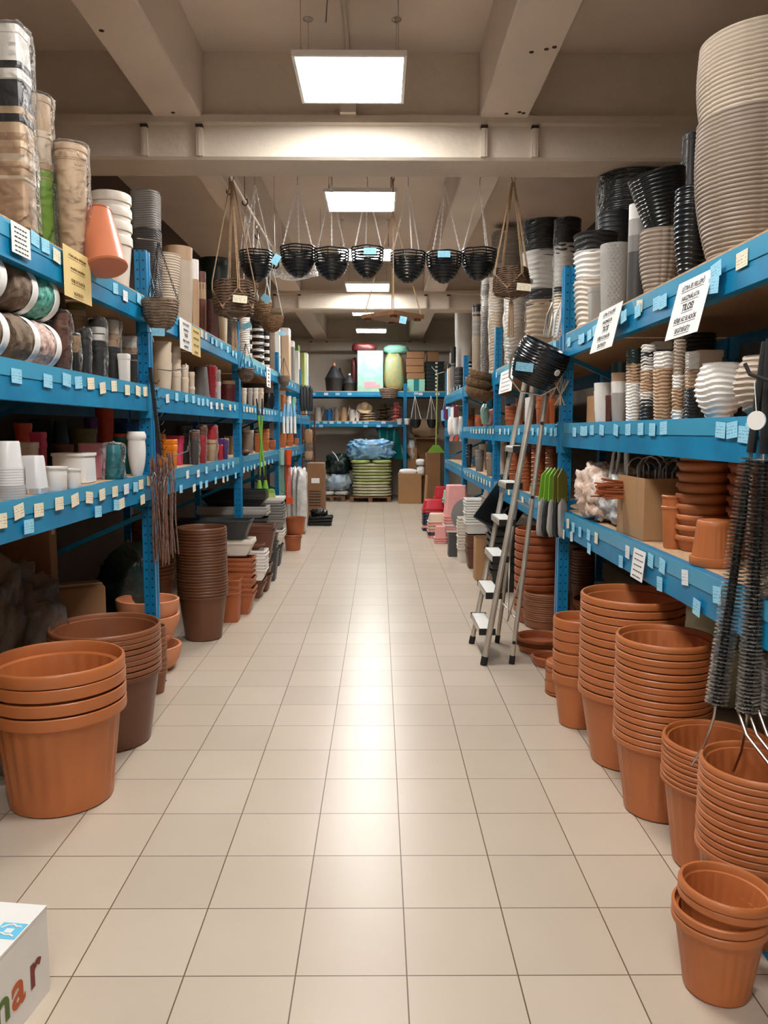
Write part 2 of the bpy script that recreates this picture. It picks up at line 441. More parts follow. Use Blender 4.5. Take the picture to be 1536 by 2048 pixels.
def blob(name, rx, ry, rz, loc, m, seed=0, amp=.12, fr=3, p=2.5, n=28, rot=(0, 0, 0), flat=0, parent=None):
    vs = []; fs = []; R = n//2
    def sg(a, e): return math.copysign(abs(a)**e, a)
    for i in range(R+1):
        ph = -PI/2+PI*i/R
        for j in range(n):
            t = 2*PI*j/n; e = 2/p
            v = Vector((sg(math.cos(ph), e)*sg(math.cos(t), e), sg(math.cos(ph), e)*sg(math.sin(t), e), sg(math.sin(ph), e)))
            k = 1+amp*noise.noise(v*fr+Vector((seed, seed*2, 0)))+amp*.5*noise.noise(v*fr*2.7+Vector((seed, 0, 0)))
            q = Vector((v.x*rx*k, v.y*ry*k, v.z*rz*k))
            if q.z < -rz*.97: q.z = -rz*.97
            vs.append(q)
    for i in range(R):
        for j in range(n): a = i*n+j; b = i*n+(j+1) % n; fs.append((a, b, b+n, a+n))
    return obj(name, mk(name, vs, fs, m, True, 120), parent, loc, rot)
def carton(name, cx, cy, z0, wx, wy, hz, m, label, rz=0, tape=True, group=None, cat='box'):
    t = thing(name, label, cat, (cx, cy, z0), rz, group); b = MB(); e = .004
    poly = [(-wx/2+e, -wy/2), (wx/2-e, -wy/2), (wx/2, -wy/2+e), (wx/2, wy/2-e), (wx/2-e, wy/2), (-wx/2+e, wy/2), (-wx/2, wy/2-e), (-wx/2, -wy/2+e)]
    b.prism(poly, 0, hz, 'z'); b.build('carton_body', m, t, smooth=False)
    for s in (-1, 1):
        f = MB(); f.box(-wx/2+.002, wx/2-.002, min(0, s*(wy/2-.002))+.001, max(0, s*(wy/2-.002))-.001, hz, hz+.004); f.build('flap', m, t, smooth=False)
    if tape:
        q = MB(); q.box(-wx/2-.0012, wx/2+.0012, -.025, .025, hz+.004, hz+.0052); q.box(-wx/2-.0014, -wx/2, -.025, .025, hz-.08, hz+.005); q.box(wx/2, wx/2+.0014, -.025, .025, hz-.08, hz+.005); q.build('packing_tape', 'beige', t, smooth=False)
    return t
def text_mesh(s, size, m, align='CENTER', bold=False, ext=.0004):
    cu = bpy.data.curves.new('txt', 'FONT'); cu.body = s; cu.size = size; cu.align_x = align; cu.extrude = ext; cu.space_line = 1.25
    if bold: cu.offset = size*.02
    ob = bpy.data.objects.new('txt', cu); COL.objects.link(ob)
    dg = bpy.context.evaluated_depsgraph_get(); me = bpy.data.meshes.new_from_object(ob.evaluated_get(dg))
    COL.objects.unlink(ob); bpy.data.objects.remove(ob)
    me.materials.clear(); me.materials.append(M(m)); return me
# ================================================================== THE ROOM
mat('ceiling_paint', (226, 212, 198), .85, .05, 1.2, .12, 14, rgb2=(214, 198, 184))
mat('beam_paint', (214, 202, 186), .6, .04, 2, .25, 20)
mat('wall_paint', (232, 220, 206), .85, .05, 1, .08, 10)
mat('dark_spot', (60, 48, 40), .9)
def floor_material():
    m = bpy.data.materials.new('floor_tiles'); m.use_nodes = True; t = m.node_tree; b = t.nodes['Principled BSDF']
    tc = nd(t, 'ShaderNodeTexCoord'); mp = nd(t, 'ShaderNodeMapping'); mp.inputs['Location'].default_value = (.8259+3.0-.0015, -1.9729+3.0-.0015, 0)
    t.links.new(tc.outputs['Object'], mp.inputs[0])
    br = nd(t, 'ShaderNodeTexBrick', offset=0, squash=1); br.inputs['Scale'].default_value = 1
    br.inputs['Brick Width'].default_value = .3; br.inputs['Row Height'].default_value = .3
    br.inputs['Mortar Size'].default_value = .0022; br.inputs['Mortar Smooth'].default_value = .3
    br.inputs['Color1'].default_value = lin((202, 188, 170)); br.inputs['Color2'].default_value = lin((193, 179, 161)); br.inputs['Mortar'].default_value = lin((104, 84, 64))
    br.inputs['Bias'].default_value = .2
    t.links.new(mp.outputs[0], br.inputs[0])
    nz = nd(t, 'ShaderNodeTexNoise'); nz.inputs['Scale'].default_value = 1.3; nz.inputs['Detail'].default_value = 6; t.links.new(tc.outputs['Object'], nz.inputs[0])
    mx = nd(t, 'ShaderNodeMix', data_type='RGBA', blend_type='MULTIPLY'); mx.inputs['Factor'].default_value = .25
    rp = nd(t, 'ShaderNodeValToRGB'); rp.color_ramp.elements[0].color = (.75, .72, .68, 1); rp.color_ramp.elements[1].color = (1, 1, 1, 1); rp.color_ramp.elements[0].position = .3; rp.color_ramp.elements[1].position = .6
    t.links.new(nz.outputs['Fac'], rp.inputs[0]); t.links.new(br.outputs['Color'], mx.inputs['A']); t.links.new(rp.outputs[0], mx.inputs['B'])
    t.links.new(mx.outputs['Result'], b.inputs['Base Color'])
    b.inputs['Roughness'].default_value = .3; b.inputs['Specular IOR Level'].default_value = .5
    bp = nd(t, 'ShaderNodeBump'); bp.inputs['Strength'].default_value = .4; bp.inputs['Distance'].default_value = .002; bp.invert = True
    t.links.new(br.outputs['Fac'], bp.inputs['Height']); t.links.new(bp.outputs[0], b.inputs['Normal'])
    MATS['floor_tiles'] = m
floor_material()
WX, Y0, Y1, ZC = 2.5, -3.2, 17.95, 3.87
def slab(name, x0, x1, y0, y1, z0, z1, m):
    b = MB(); b.box(x0, x1, y0, y1, z0, z1); return struct(b.build(name, m, smooth=False))
slab('floor', -WX-.1, WX+.1, Y0-.1, Y1+.1, -.1, 0, 'floor_tiles')
slab('ceiling', -WX-.1, WX+.1, Y0-.1, Y1+.1, ZC, ZC+.1, 'ceiling_paint')
mat('wall_shaded', (92, 80, 70), .9, .08, 1, .08, 10)  # gloom behind the racks put into the side wall colour, cuts bounce light
slab('wall_left', -WX-.1, -WX, Y0, Y1, 0, ZC, 'wall_shaded'); slab('wall_right', WX, WX+.1, Y0, Y1, 0, ZC, 'wall_shaded')
slab('wall_back', -WX-.1, WX+.1, Y1, Y1+.1, 0, ZC, 'wall_paint'); slab('wall_front', -WX-.1, WX+.1, Y0-.1, Y0, 0, ZC, 'wall_paint')
# concrete ribs of the ceiling
k = 0
for x0, x1 in ((-1.445, -1.13), (.642, .955)):
    for ya, yb in ((Y0, 5.3), (5.62, 11.62), (11.95, 17.6)):
        b = MB(); N = 24
        random.seed(int(x0*100)+int(ya))
        for i in range(N):
            a, c = ya+(yb-ya)*i/N, ya+(yb-ya)*(i+1)/N; 
            b.prism([(x0+random.uniform(0, .006), 3.46), (x0+.012, 3.448), (x1-.012, 3.448), (x1-random.uniform(0, .006), 3.46), (x1, ZC), (x0, ZC)], a, c, 'y')
        k += 1; struct(b.build(f'trim_{k}', 'ceiling_paint', smooth=False))
for yb in (5.28, 11.6, 17.6):
    b = MB()
    b.box(-WX, WX, yb+.03, yb+.36, 3.44, ZC)                      # upper masonry
    b.prism([(yb+.02, 3.2), (yb+.35, 3.2), (yb+.35, 3.46), (yb-.035, 3.46), (yb-.035, 3.415), (yb+.0, 3.405), (yb+.0, 3.215)], -WX, WX, 'x')
    k += 1; o = struct(b.build(f'trim_{k}', 'beam_paint', smooth=False))
    for u in (310, 415, 958, 1055):
        x = (u-758)/1571*5.28
        s = MB(); s.box(x-.02, x+.02, yb-.03, yb+.005, 3.212, 3.408); s.box(x-.006, x+.006, yb-.034, yb+.002, 3.21, 3.41)
        s.build('stiffener_plate', 'beam_paint', o, smooth=False)
        s = MB(); s.box(x-.022, x+.022, yb-.0345, yb-.001, 3.385, 3.404); s.build('joint_gap', 'dark_spot', o, smooth=False)
# screw holes and stains on ribs
for (u, v, z) in ((346, 225, 3.448), (203, 61, 3.448), (1063, 104, 3.448), (1093, 98, 3.448), (1109, 94, 3.448), (1013, 227, 3.448), (1039, 224, 3.448), (1047, 226, 3.448)):
    p = onz(u, v, z); b = MB(); b.lathe([(0, -.004), (.012, -.003), (.014, .002)], 10); b.build('trim_'+str(k+1), 'dark_spot', None, (p.x, p.y, z)); k += 1
    struct(bpy.data.objects['trim_'+str(k)])
# conduit along the ceiling
b = MB(); b.tube([(-.2, Y0, ZC-.02), (-.2, 5.3, ZC-.02)], .014, 8); b.tube([(-.235, Y0, ZC-.015), (-.235, 4.6, ZC-.015)], .007, 6)
b.box(-.25, -.15, 5.2, 5.3, 3.46, 3.56); tag(b.build('ceiling_conduit', 'beam_paint'), 'pale painted conduit running along the ceiling above the nearest light panel', 'conduit')
b = MB(); b.tube([(-.21, 4.2, ZC-.03), (-.23, 4.25, 3.72), (-.27, 4.3, 3.66), (-.28, 4.35, 3.58)], .004, 6)
tag(b.build('loose_cable', 'grey'), 'thin loose cable dangling from the conduit over the nearest light panel', 'cable')

# ------------------------------------------------------------------ lamps
emis('lamp_glow', (255, 252, 248), LAMP)
LY = [4.665, 7.03, 9.1, 11.13, 13.5, 15.9, 2.35, .1, -2.0]  # last three are out of view, added to light the near aisle
for i, ly in enumerate(LY):
    zl = 3.42; x = -.16
    wh = ['nearest the front beam', 'second from front, behind black hanging baskets', 'third from front, partly behind black baskets', 'fourth from front, before the middle beam',
          'fifth from front, behind the middle beam', 'farthest, near the back wall', 'added unseen above the camera', 'added unseen just behind the camera', 'added unseen farthest behind the camera'][i]
    t = thing('light_panel', article(f'square white ceiling light panel, {wh}'), 'ceiling light', (x, ly, zl), 0, 'hanging light panels above the aisle')
    f = MB()
    for a in ((-.305, .305, -.305, -.288), (-.305, .305, .288, .305), (-.305, -.288, -.288, .288), (.288, .305, -.288, .288)): f.box(a[0], a[1], a[2], a[3], 0, .03)
    f.box(-.29, .29, -.29, .29, .02, .03); f.build('frame', 'plastic_white', t, smooth=False)
    d = MB(); d.box(-.288, .288, -.288, .288, .006, .018); d.build('diffuser', 'lamp_glow', t, smooth=False)
    for sx in (-.26, .26):
        for sy in (-.24, .24):
            c = MB(); c.tube([(sx, sy, .03), (sx, sy, ZC-zl-.012)], .0022, 5); c.tube([(sx, sy, .03), (sx, sy, .075)], .005, 6); c.build('suspension_wire', 'steel', t)
            c = MB(); c.lathe([(0, ZC-zl-.016), (.014, ZC-zl-.016), (.03, ZC-zl-.004), (.03, ZC-zl), (0, ZC-zl)], 16, off=(sx, sy, 0)); c.build('ceiling_rose', 'steel', t)

# ------------------------------------------------------------------ shelving racks
BH = .125
def post_mesh(h):
    b = MB(); w2, d2 = .0325, .04
    poly = [(-w2, -d2), (-.006, -d2), (-.004, -d2+.006), (.004, -d2+.006), (.006, -d2), (w2, -d2), (w2, -.012), (w2-.004, -.009), (w2-.004, .009), (w2, .012), (w2, d2), (-w2, d2), (-w2, .012), (-w2+.004, .009), (-w2+.004, -.009), (-w2, -.012)]
    b.prism(poly, 0, h, 'z'); return mk('upright', b.v, b.f, 'post_blue', False)
def rack(side, PY, X, Z, hp, depth):
    sg = -1 if side == 'L' else 1
    t = thing('pallet_rack', f'long blue steel shelving rack with perforated posts along the {"left" if side=="L" else "right"} side of the aisle', 'shelving', (0, 0, 0))
    xc = X+sg*.0325; xb = X+sg*depth
    pm = post_mesh(hp)
    for py in PY:
        for x in (xc, xb):
            p = obj('upright_post', pm, t, (x, py, 0))
            f = MB(); f.box(-.055, .055, -.06, .06, 0, .006); f.tube([(.0, -.05, .0), (0, -.05, .016)], .008, 8); f.build('foot_plate', 'rack_blue', p, smooth=False)
        zz = [.15, .55, 1.0, 1.45, 1.9]
        for i in range(4):
            a, c = (xb, xc) if i % 2 else (xc, xb)
            b = MB(); b.tube([(a, py, zz[i]), (c, py, zz[i+1])], .018, 4); b.build('frame_brace', 'rack_blue', t, smooth=False)
    for lv, z in Z.items():
        for j, (ya, yb) in enumerate(zip(PY, PY[1:])):
            top = z-(.018 if lv == 'top' else .0)
            BH_ = BH if lv == 'top' else BH+.012
            for q, xx in enumerate((X, xb)):
                s2 = sg if q == 0 else -sg
                # stepped beam profile, face towards the aisle
                pr = [(0, top-BH_), (0, top-.052), (.006, top-.047), (.006, top-.006), (.010, top), (.045, top), (.045, top-BH_)]
                b = MB(); b.prism([(xx+s2*a, c) for a, c in pr], ya+.02, yb-.02, 'y')
                bm = b.build('shelf_beam', 'rack_blue', t, smooth=False)
                if q == 0:
                    for e in (ya+.045, yb-.045):
                        b = MB(); b.box(min(xx-sg*.004, xx+sg*.05), max(xx-sg*.004, xx+sg*.05), e-.025, e+.025, top-BH-.05, top+.012); b.build('beam_connector', 'rack_blue', bm, smooth=False)
                    b = MB(); b.box(min(xx-sg*.003, xx-sg*.0015), max(xx-sg*.003, xx-sg*.0015), ya+.1, yb-.1, top-.055, top+.004); b.build('label_holder', 'label_strip', bm, smooth=False)
            b = MB(); x0, x1 = sorted((X+sg*(.012 if lv == 'top' else .047), xb-sg*.047)); b.box(x0, x1, ya+.03, yb-.03, z-.018, z); b.build('shelf_board', 'board', t, smooth=False)
    return t
rack('L', PYL, XL, ZL, 2.43, 1.05)
rack('R', PYR, XR, ZR, 2.43, 1.05)
# back rack across the aisle
t = thing('pallet_rack', 'blue steel shelving rack standing across the end of the aisle by the back wall', 'shelving')
BX = [-1.9, .535, 2.3]; pm = post_mesh(2.42); ZB = {'top': 2.265, 'mid': 1.652}
for x in BX:
    for y in (YB+.04, YB+.95):
        p = obj('upright_post', pm, t, (x, y, 0)); f = MB(); f.box(-.055, .055, -.06, .06, 0, .006); f.build('foot_plate', 'rack_blue', p, smooth=False)
for lv, z in ZB.items():
    for a, c in zip(BX, BX[1:]):
        if lv == 'mid' and a > 0: continue
        for y, s2 in ((YB, 1), (YB+.95, -1)):
            b = MB(); top = z-.018; b.prism([(y, top-.1), (y, top-.045), (y+s2*.006, top-.04), (y+s2*.006, top), (y+s2*.045, top), (y+s2*.045, top-.1)], a+.03, c-.03, 'x'); b.build('shelf_beam', 'rack_blue', t, smooth=False)
        b = MB(); b.box(a+.02, c-.02, YB+.012, YB+.95, z-.018, z); b.build('shelf_board', 'board', t, smooth=False)
# ================================================================== POTS ON THE FLOOR
random.seed(11)
G = 'nested terracotta pots standing on the floor'
floor_stack(1343, 1545, 1790, 1727, 1447, 2020, 4, 'terra', 'pot', 'of short tilted stack, nearest on the right', G, ratio=.70, ph=.205, style='fluted', seg=96,
            tiltlast={2: ((-.02, .08, 0.0), .006), 3: ((-.02, .08, 0.0), .006)})
floor_stack(1395, 1640, 1545, 1483, 1518, 1905, 13, 'terra', 'pot', 'of tall stack right of the nearest stacks, under the brushes', G, ratio=.72, ph=.26, style='fluted', seg=96, rim=.032)
floor_stack(1322, 1550, 1500, 1440, 1435, 1765, 9, 'terra', 'pot', 'of the nine-high stack behind the short tilted one', G, ratio=.72, ph=.30, style='fluted', seg=96, rim=.034)
floor_stack(1230, 1434, 1300, 1248, 1325, 1650, 16, 'terra', 'pot', 'of the tallest terracotta stack right of the aisle', G, ratio=.72, ph=.30, style='fluted', seg=96, rim=.03)
floor_stack(1160, 1372, 1212, 1168, 1245, 1546, 13, 'terra', 'pot', 'of wide stack left of the tallest right-hand stack', G, ratio=.70, ph=.34, seg=80, rim=.032)
floor_stack(1106, 1214, 1262, 1221, 1180, 1462, 6, 'terra', 'pot', 'of slim stack beside the right blue post', G, ratio=.70, ph=.27, seg=64, rim=.034)
floor_stack(1091, 1180, 1335, 1312, 1138, 1398, 14, 'terra', 'saucer', 'of leaning stack behind the slim pot stack', 'terracotta saucers on the floor', ratio=.86, pitch=.0135, seg=48, name='plant_saucer', cat='saucer', rim=.012, out=.003)
floor_stack(1062, 1132, 1312, 1300, 1098, 1338, 1, 'terra_dark', 'saucer lying alone by', 'the ladder foot', 'terracotta saucers on the floor', ratio=.85, seg=48, name='plant_saucer', cat='saucer', rim=.012, out=.003)
floor_stack(1032, 1130, 1280, 1259, 1082, 1312, 7, 'terra_dark', 'saucer', 'of low saucer stack at the ladder', 'terracotta saucers on the floor', ratio=.86, pitch=.008, seg=48, name='plant_saucer', cat='saucer', rim=.012, out=.003)
floor_stack(1047, 1140, 1190, 1173, 1096, 1262, 13, 'terra_brown', 'saucer', 'of tall saucer stack left of right post', 'terracotta saucers on the floor', ratio=.9, pitch=.016, seg=48, name='plant_saucer', cat='saucer', rim=.014, out=.003)
floor_stack(1030, 1126, 1068, 1050, 1078, 1250, 11, 'terra_dark', 'bowl', 'of tall bowl stack behind the ladder', 'terracotta bowls on the floor', ratio=.86, ph=.12, seg=48, rim=.03, out=.012)
floor_stack(976, 1034, 1120, 1108, 1006, 1178, 7, 'terra_dark', 'bowl', 'of small bowl stack seen between ladder rails', 'terracotta bowls on the floor', ratio=.8, ph=.1, seg=40, rim=.02)
floor_stack(1142, 1190, 1105, 1095, 1165, 1215, 12, 'brown_pot', 'pot', 'of dark stack under the right lower shelf', 'dark pots under the right lower shelf', ratio=.72, ph=.2, seg=40, rim=.02)
floor_stack(1145, 1240, 1196, 1188, 1192, 1270, 3, 'terra_brown', 'pot', 'of squat stack under right lower shelf', 'dark pots under the right lower shelf', ratio=.72, ph=.2, seg=40, rim=.02)
GL = 'nested pots on the floor left of the aisle'
floor_stack(-32, 252, 1345, 1283, 75, 1645, 4, 'terra', 'large pot', 'of the nearest stack on the left', GL, ratio=.76, ph=.405, style='fluted', seg=120, rim=.055, out=.022)
floor_stack(92, 322, 1262, 1225, 200, 1512, 9, ['brown_pot']+['terra_brown']*8, 'large pot', 'of stack behind the nearest left pots', GL, ratio=.77, ph=.35, seg=96, rim=.032)
floor_stack(282, 333, 1262, 1246, 308, 1390, 10, 'terra_brown', 'small pot', 'of slim stack behind the brown pots', GL, ratio=.72, ph=.13, seg=40, rim=.016)
x, y, r, zt, ph, pi_ = floor_stack(228, 357, 1172, 1152, 300, 1316, 1, 'bowl_clay', 'dummy', 'dummy', GL) if False else (0, 0, 0, 0, 0, 0)
# rounded clay bowls
h2 = (ang(357, 1172)-ang(228, 1172))/2; th = (ang(357, 1172)+ang(228, 1172))/2; D = 4.92; rb = D*math.sin(h2)
def bowl_mesh(r, h, m):
    b = MB(); p = [(0, 0), (r*.5, 0)]
    for i in range(1, 12): a = i/11*PI*.52; p.append((r*.5+r*.5*math.sin(a), h*(1-math.cos(a))/(1-math.cos(PI*.52))))
    p += [(r-.006, h+.004), (r-.016, h), (r-.03, h*.8), (r*.62, h*.35), (r*.45, .015), (0, .015)]
    b.lathe(p, 64); return mk('bowl', b.v, b.f, m)
bm = bowl_mesh(rb, .15, 'bowl_clay')
for i, (z, tx, ty, dx) in enumerate(((.0, 0, 0, .01), (.085, .0, -.3, .012), (.20, .03, .04, 0), (.285, -.03, .02, 0))):
    o = obj('clay_bowl', bm, None, (D*math.sin(th)+dx, D*math.cos(th), z+.003+(.04 if ty < -.1 else 0)), (tx, ty, 0))
    tag(o, f'{["bottom", "tilted third", "second", "topmost"][i]} pale clay bowl of the round bowl stack behind the left post', 'bowl', 'round clay bowls behind the left post')
floor_stack(351, 454, 1070, 1047, 398, 1285, 24, 'brown_pot', 'pot', 'of tall slim brown stack left of aisle', GL, ratio=.72, ph=.32, seg=64, rim=.022, out=.012)
floor_stack(262, 346, 1040, 1025, 303, 1235, 18, 'terra_brown', 'pot', 'of stack in shade behind left post', GL, ratio=.75, ph=.3, seg=48, rim=.02, out=.01)
floor_stack(570, 612, 1040, 1033, 592, 1070, 4, 'terra_dark', 'oval planter', 'of upper oval group far left', 'oval terracotta planters far left', ratio=.8, ph=.2, z0=.19, seg=32, rim=.03)
floor_stack(568, 604, 1072, 1066, 588, 1102, 3, 'terra_dark', 'oval planter', 'of lower oval group far left', 'oval terracotta planters far left', ratio=.8, ph=.16, seg=32, rim=.03)

# rectangular planters, long side pointing into the rack
def rect_mesh(wx, wy, h, m, taper=.82, rim=.018, t=.004, lip=.006):
    b = MB()
    def ring(a, c, z, rr=.012):
        o = []
        for sx, sy, a0 in ((1, -1, -90), (1, 1, 0), (-1, 1, 90), (-1, -1, 180)):
            for q in (0, 45, 90):
                an = math.radians(a0+q); o.append((sx*(a/2-rr)+rr*math.cos(an), sy*(c/2-rr)+rr*math.sin(an), z))
        return o
    k = taper; kk = 1-(1-k)*.1
    R_ = [ring(wx*k, wy*k, 0), ring(wx-lip*2, wy-lip*2, h-rim), ring(wx, wy, h-rim), ring(wx, wy, h-.002), ring(wx-.003, wy-.003, h), ring(wx-lip-.006, wy-lip-.006, h), ring(wx-lip*2-t*2, wy-lip*2-t*2, h-rim), ring(wx*k-t*2, wy*k-t*2, t)]
    vs = [v for r in R_ for v in r]; n = 12; fs = [tuple(range(n-1, -1, -1))]
    for i in range(len(R_)-1):
        for j in range(n): fs.append((i*n+j, i*n+(j+1) % n, (i+1)*n+(j+1) % n, (i+1)*n+j))
    fs.append(tuple((len(R_)-1)*n+j for j in range(n))); b.add(vs, fs); return mk('planter', b.v, b.f, m, True, 30)
def rect_stack(x1, y0, wx, wy, z0, ztop, n, m, h, item, where, group, taper=.82, name='window_box', rim=.018, rz=0, cat='planter', lip=.006):
    """x1,y0: corner nearest the aisle and the camera"""
    sg = -1 if x1 < 0 else 1
    me = rect_mesh(wx, wy, h, m, taper, rim, lip=lip); p = (ztop-z0-h)/max(1, n-1)
    for i in range(n):
        o = obj(name, me, None, (x1+sg*wx/2+random.uniform(-.006, .006), y0+wy/2+random.uniform(-.004, .004), z0+i*p), (0, 0, rz+random.uniform(-.015, .015)))
        tag(o, article(f'{cw(m)} {item} {pos_word(i, n)} {where}'), cat, group)
    return ztop
RP = 'rectangular planters stacked on the floor left of the aisle'
rect_stack(-1.06, 5.86, .19, .17, 0, .33, 3, 'terra_dark', .23, 'square planter', 'of small stack beside the tall brown pots', RP)
z = rect_stack(-.995, 6.12, .55, .2, 0, .455, 8, 'terra_dark', .17, 'window box', 'of tapered stack right of tall brown pots', RP)
z = rect_stack(-1.0, 6.14, .55, .2, .465, .60, 4, 'offwhite', .11, 'window box', 'lying on the terracotta window boxes', RP)
z = rect_stack(-1.015, 6.10, .62, .24, .605, .76, 1, 'charcoal', .15, 'ribbed window box', 'crowning the terracotta and white ones', RP)
z = rect_stack(-1.0, 6.72, .5, .2, 0, .165, 2, 'brown_pot', .13, 'window box', 'under the white ones, third column left', RP)
z = rect_stack(-.97, 6.66, .45, .2, .17, .43, 7, 'white', .1, 'window box', 'of white column beyond terracotta boxes', RP)
z = rect_stack(-1.0, 6.68, .42, .17, .435, .48, 1, 'brown', .045, 'shallow window box', 'lying on the white column', RP)
z = rect_stack(-.95, 7.0, .45, .19, .36, .61, 2, 'brown', .2, 'window box', 'of smooth brown pair behind white column', RP)
z = rect_stack(-.98, 7.02, .42, .17, .0, .355, 3, 'brown_pot', .15, 'window box', 'under the smooth brown pair', RP)
z = rect_stack(-.985, 7.5, .42, .2, 0, .455, 3, 'grey_dark', .3, 'tall planter', 'of dark group beyond the brown boxes', RP)
z = rect_stack(-1.06, 7.34, .62, .2, .46, .515, 3, 'offwhite', .04, 'shallow tray', 'on the dark tall planters', RP)
z = rect_stack(-1.05, 7.32, .66, .24, .52, .635, 5, 'charcoal', .06, 'window box', 'of dark layer in grey banded column', RP)
z = rect_stack(-1.05, 7.32, .66, .24, .64, .745, 5, 'grey_light', .05, 'window box', 'of pale layer in grey banded column', RP)
z = rect_stack(-1.07, 7.34, .6, .22, .75, .90, 5, 'black', .08, 'window box', 'of black layer topping grey banded column', RP)
z = rect_stack(-1.04, 8.35, .4, .22, 0, .235, 1, 'grey_dark', .23, 'tall planter', 'at the foot of grey-white column', RP)
z = rect_stack(-1.02, 8.32, .4, .24, .24, .40, 3, 'offwhite', .1, 'planter', 'of lower white layer, grey-white column', RP)
z = rect_stack(-1.02, 8.32, .4, .24, .405, .68, 7, 'grey', .1, 'planter', 'of middle grey layer, grey-white column', RP)
z = rect_stack(-1.02, 8.32, .4, .24, .685, .75, 3, 'white', .05, 'planter', 'of top white layer, grey-white column', RP)

# right side, far floor
RG = 'planters stacked on the floor right of the aisle'
x0 = onz(930, 1147).x
rect_stack(.94, 7.55, .2, .2, 0, .42, 1, 'card', .42, 'slim box', 'standing right of the white stack', RG, taper=1, rim=.002, name='slim_box', lip=.001)
rect_stack(.93, 8.2, .25, .22, 0, .36, 9, 'brown', .16, 'planter', 'under the tall white stack', RG, name='planter_box')
rect_stack(.91, 8.22, .32, .24, .37, .74, 10, 'white', .12, 'tray', 'of tall white ridged stack', RG, name='planter_box', lip=.014)
rect_stack(.87, 8.62, .12, .16, 0, .5, 11, 'offwhite', .16, 'small planter', 'of slim white ridged stack', RG, name='planter_box', lip=.01)
rect_stack(.80, 9.0, .2, .2, 0, .26, 1, 'grey_dark', .26, 'cube planter', 'standing beside the aisle, far right', RG, taper=.96, name='planter_box')
b = MB(); b.lathe([(0, 0), (.17, 0), (.2, .01), (.2, .025), (.17, .03), (0, .03)], 40); 
tag(b.build('round_tray', 'grey', None, (1.03, 9.05, .48), (PI/2-.1, 0, -.5)), 'large grey round tray standing upright behind the grey cube planter', 'tray')
for i in range(7):
    me = rect_mesh(.52, .36, .2, 'black', .8, .02, lip=.012) if i == 0 else me
    o = obj('black_crate', me, None, (1.26, 7.15, .0+i*.062), (0, 0, 0)); tag(o, article(f'black oblong tub {pos_word(i, 7)} of tub stack left of ladder'), 'tub', 'black oblong tubs by the ladder')
o = obj('black_crate', me, None, (1.22, 7.08, .74), (.35, -.95, .1)); tag(o, 'black oblong tub lying on its side on top of the tub stack', 'tub', 'black oblong tubs by the ladder')
me = rect_mesh(.36, .3, .14, 'taupe', .75, .02, lip=.012)
for i in range(4):
    o = obj('storage_bin', me, None, (1.25, 8.05, .70+.14+i*.022), (PI, 0, 0)); tag(o, article(f'upturned taupe plastic bin {pos_word(i, 4)} of bins on white trays'), 'bin', 'upturned taupe bins')
def far_stack(x, y, r, z0, zt, n, ph, cols, item, where, grp, ratio=.75, style='square', name='plastic_bucket', inv=False, cat='bucket'):
    cache = {}; p = (zt-z0-ph)/max(1, n-1)
    for i in range(n):
        m = cols[i % len(cols)] if len(cols) == n or len(cols) == 1 else cols[min(i, len(cols)-1)]
        if m not in cache: cache[m] = pot_mesh(r, r*ratio, ph, m, style, 32, .02, .012)
        o = obj(name, cache[m], None, (x, y, z0+i*p+(ph if inv else 0)), (PI if inv else 0, 0, 0)); tag(o, article(f'{cw(m)} {item} {pos_word(i, n)} {where}'), cat, grp)
far_stack(1.02, 10.4, .17, 0, .74, 9, .42, ['salmon', 'white', 'salmon', 'white', 'salmon', 'white', 'salmon', 'salmon', 'salmon'], 'square bucket', 'of tall upturned bucket stack, far right', 'upturned pink and white buckets', inv=True)
far_stack(.80, 10.15, .085, 0, .22, 3, .16, ['salmon'], 'small bucket', 'standing before the tall pink buckets', 'upturned pink and white buckets', inv=True)
far_stack(1.02, 11.3, .11, .42, .6, 2, .14, ['mint'], 'square bucket', 'of mint pair behind pink buckets', 'mint buckets', inv=True)
far_stack(.80, 10.7, .14, 0, .33, 6, .12, ['salmon', 'navy', 'salmon', 'cream', 'salmon', 'cream'], 'step stool', 'of low pastel stool stack', 'step stools far right', style='square', name='step_stool', inv=True, cat='stool')
far_stack(.80, 11.5, .17, 0, .45, 8, .14, ['navy', 'salmon', 'navy', 'navy', 'navy', 'navy', 'red', 'red'], 'step stool', 'of navy and red stool stack', 'step stools far right', name='step_stool', inv=True, cat='stool')
far_stack(.92, 11.75, .10, .45, .62, 1, .17, ['red'], 'square bucket', 'on the navy and red stools', 'red bucket', inv=True)
# ================================================================== GOODS ON THE SHELVES
random.seed(5)
T = shelf_stack
# ---- left rack, top shelf
T('L', 'top', -18, 62, 150, 62, [('white', 75), ('black', 95), ('beige', 55), ('tan', 45), ('cream', 30), ('tan', 130)], 'square planter', 'of nearest wrapped stack, left top shelf', 'square', s=.0, ratio=1, wrap='film', rot=0, ribs=.02)
T('L', 'top', 45, 104, 240, 196, [('beige', 60), ('cream', 55), ('tan', 12), ('leaf', 150)], 'tall pot', 'of slim stack second on left top shelf', 'plain', s=.12, ratio=.85, wrap='film')
T('L', 'top', 103, 176, 340, 294, [('beige', 14), ('beige', 186)], 'smooth pot', 'of wrapped round stack, left top shelf', 'plain', s=.0, ratio=.76, wrap='film')
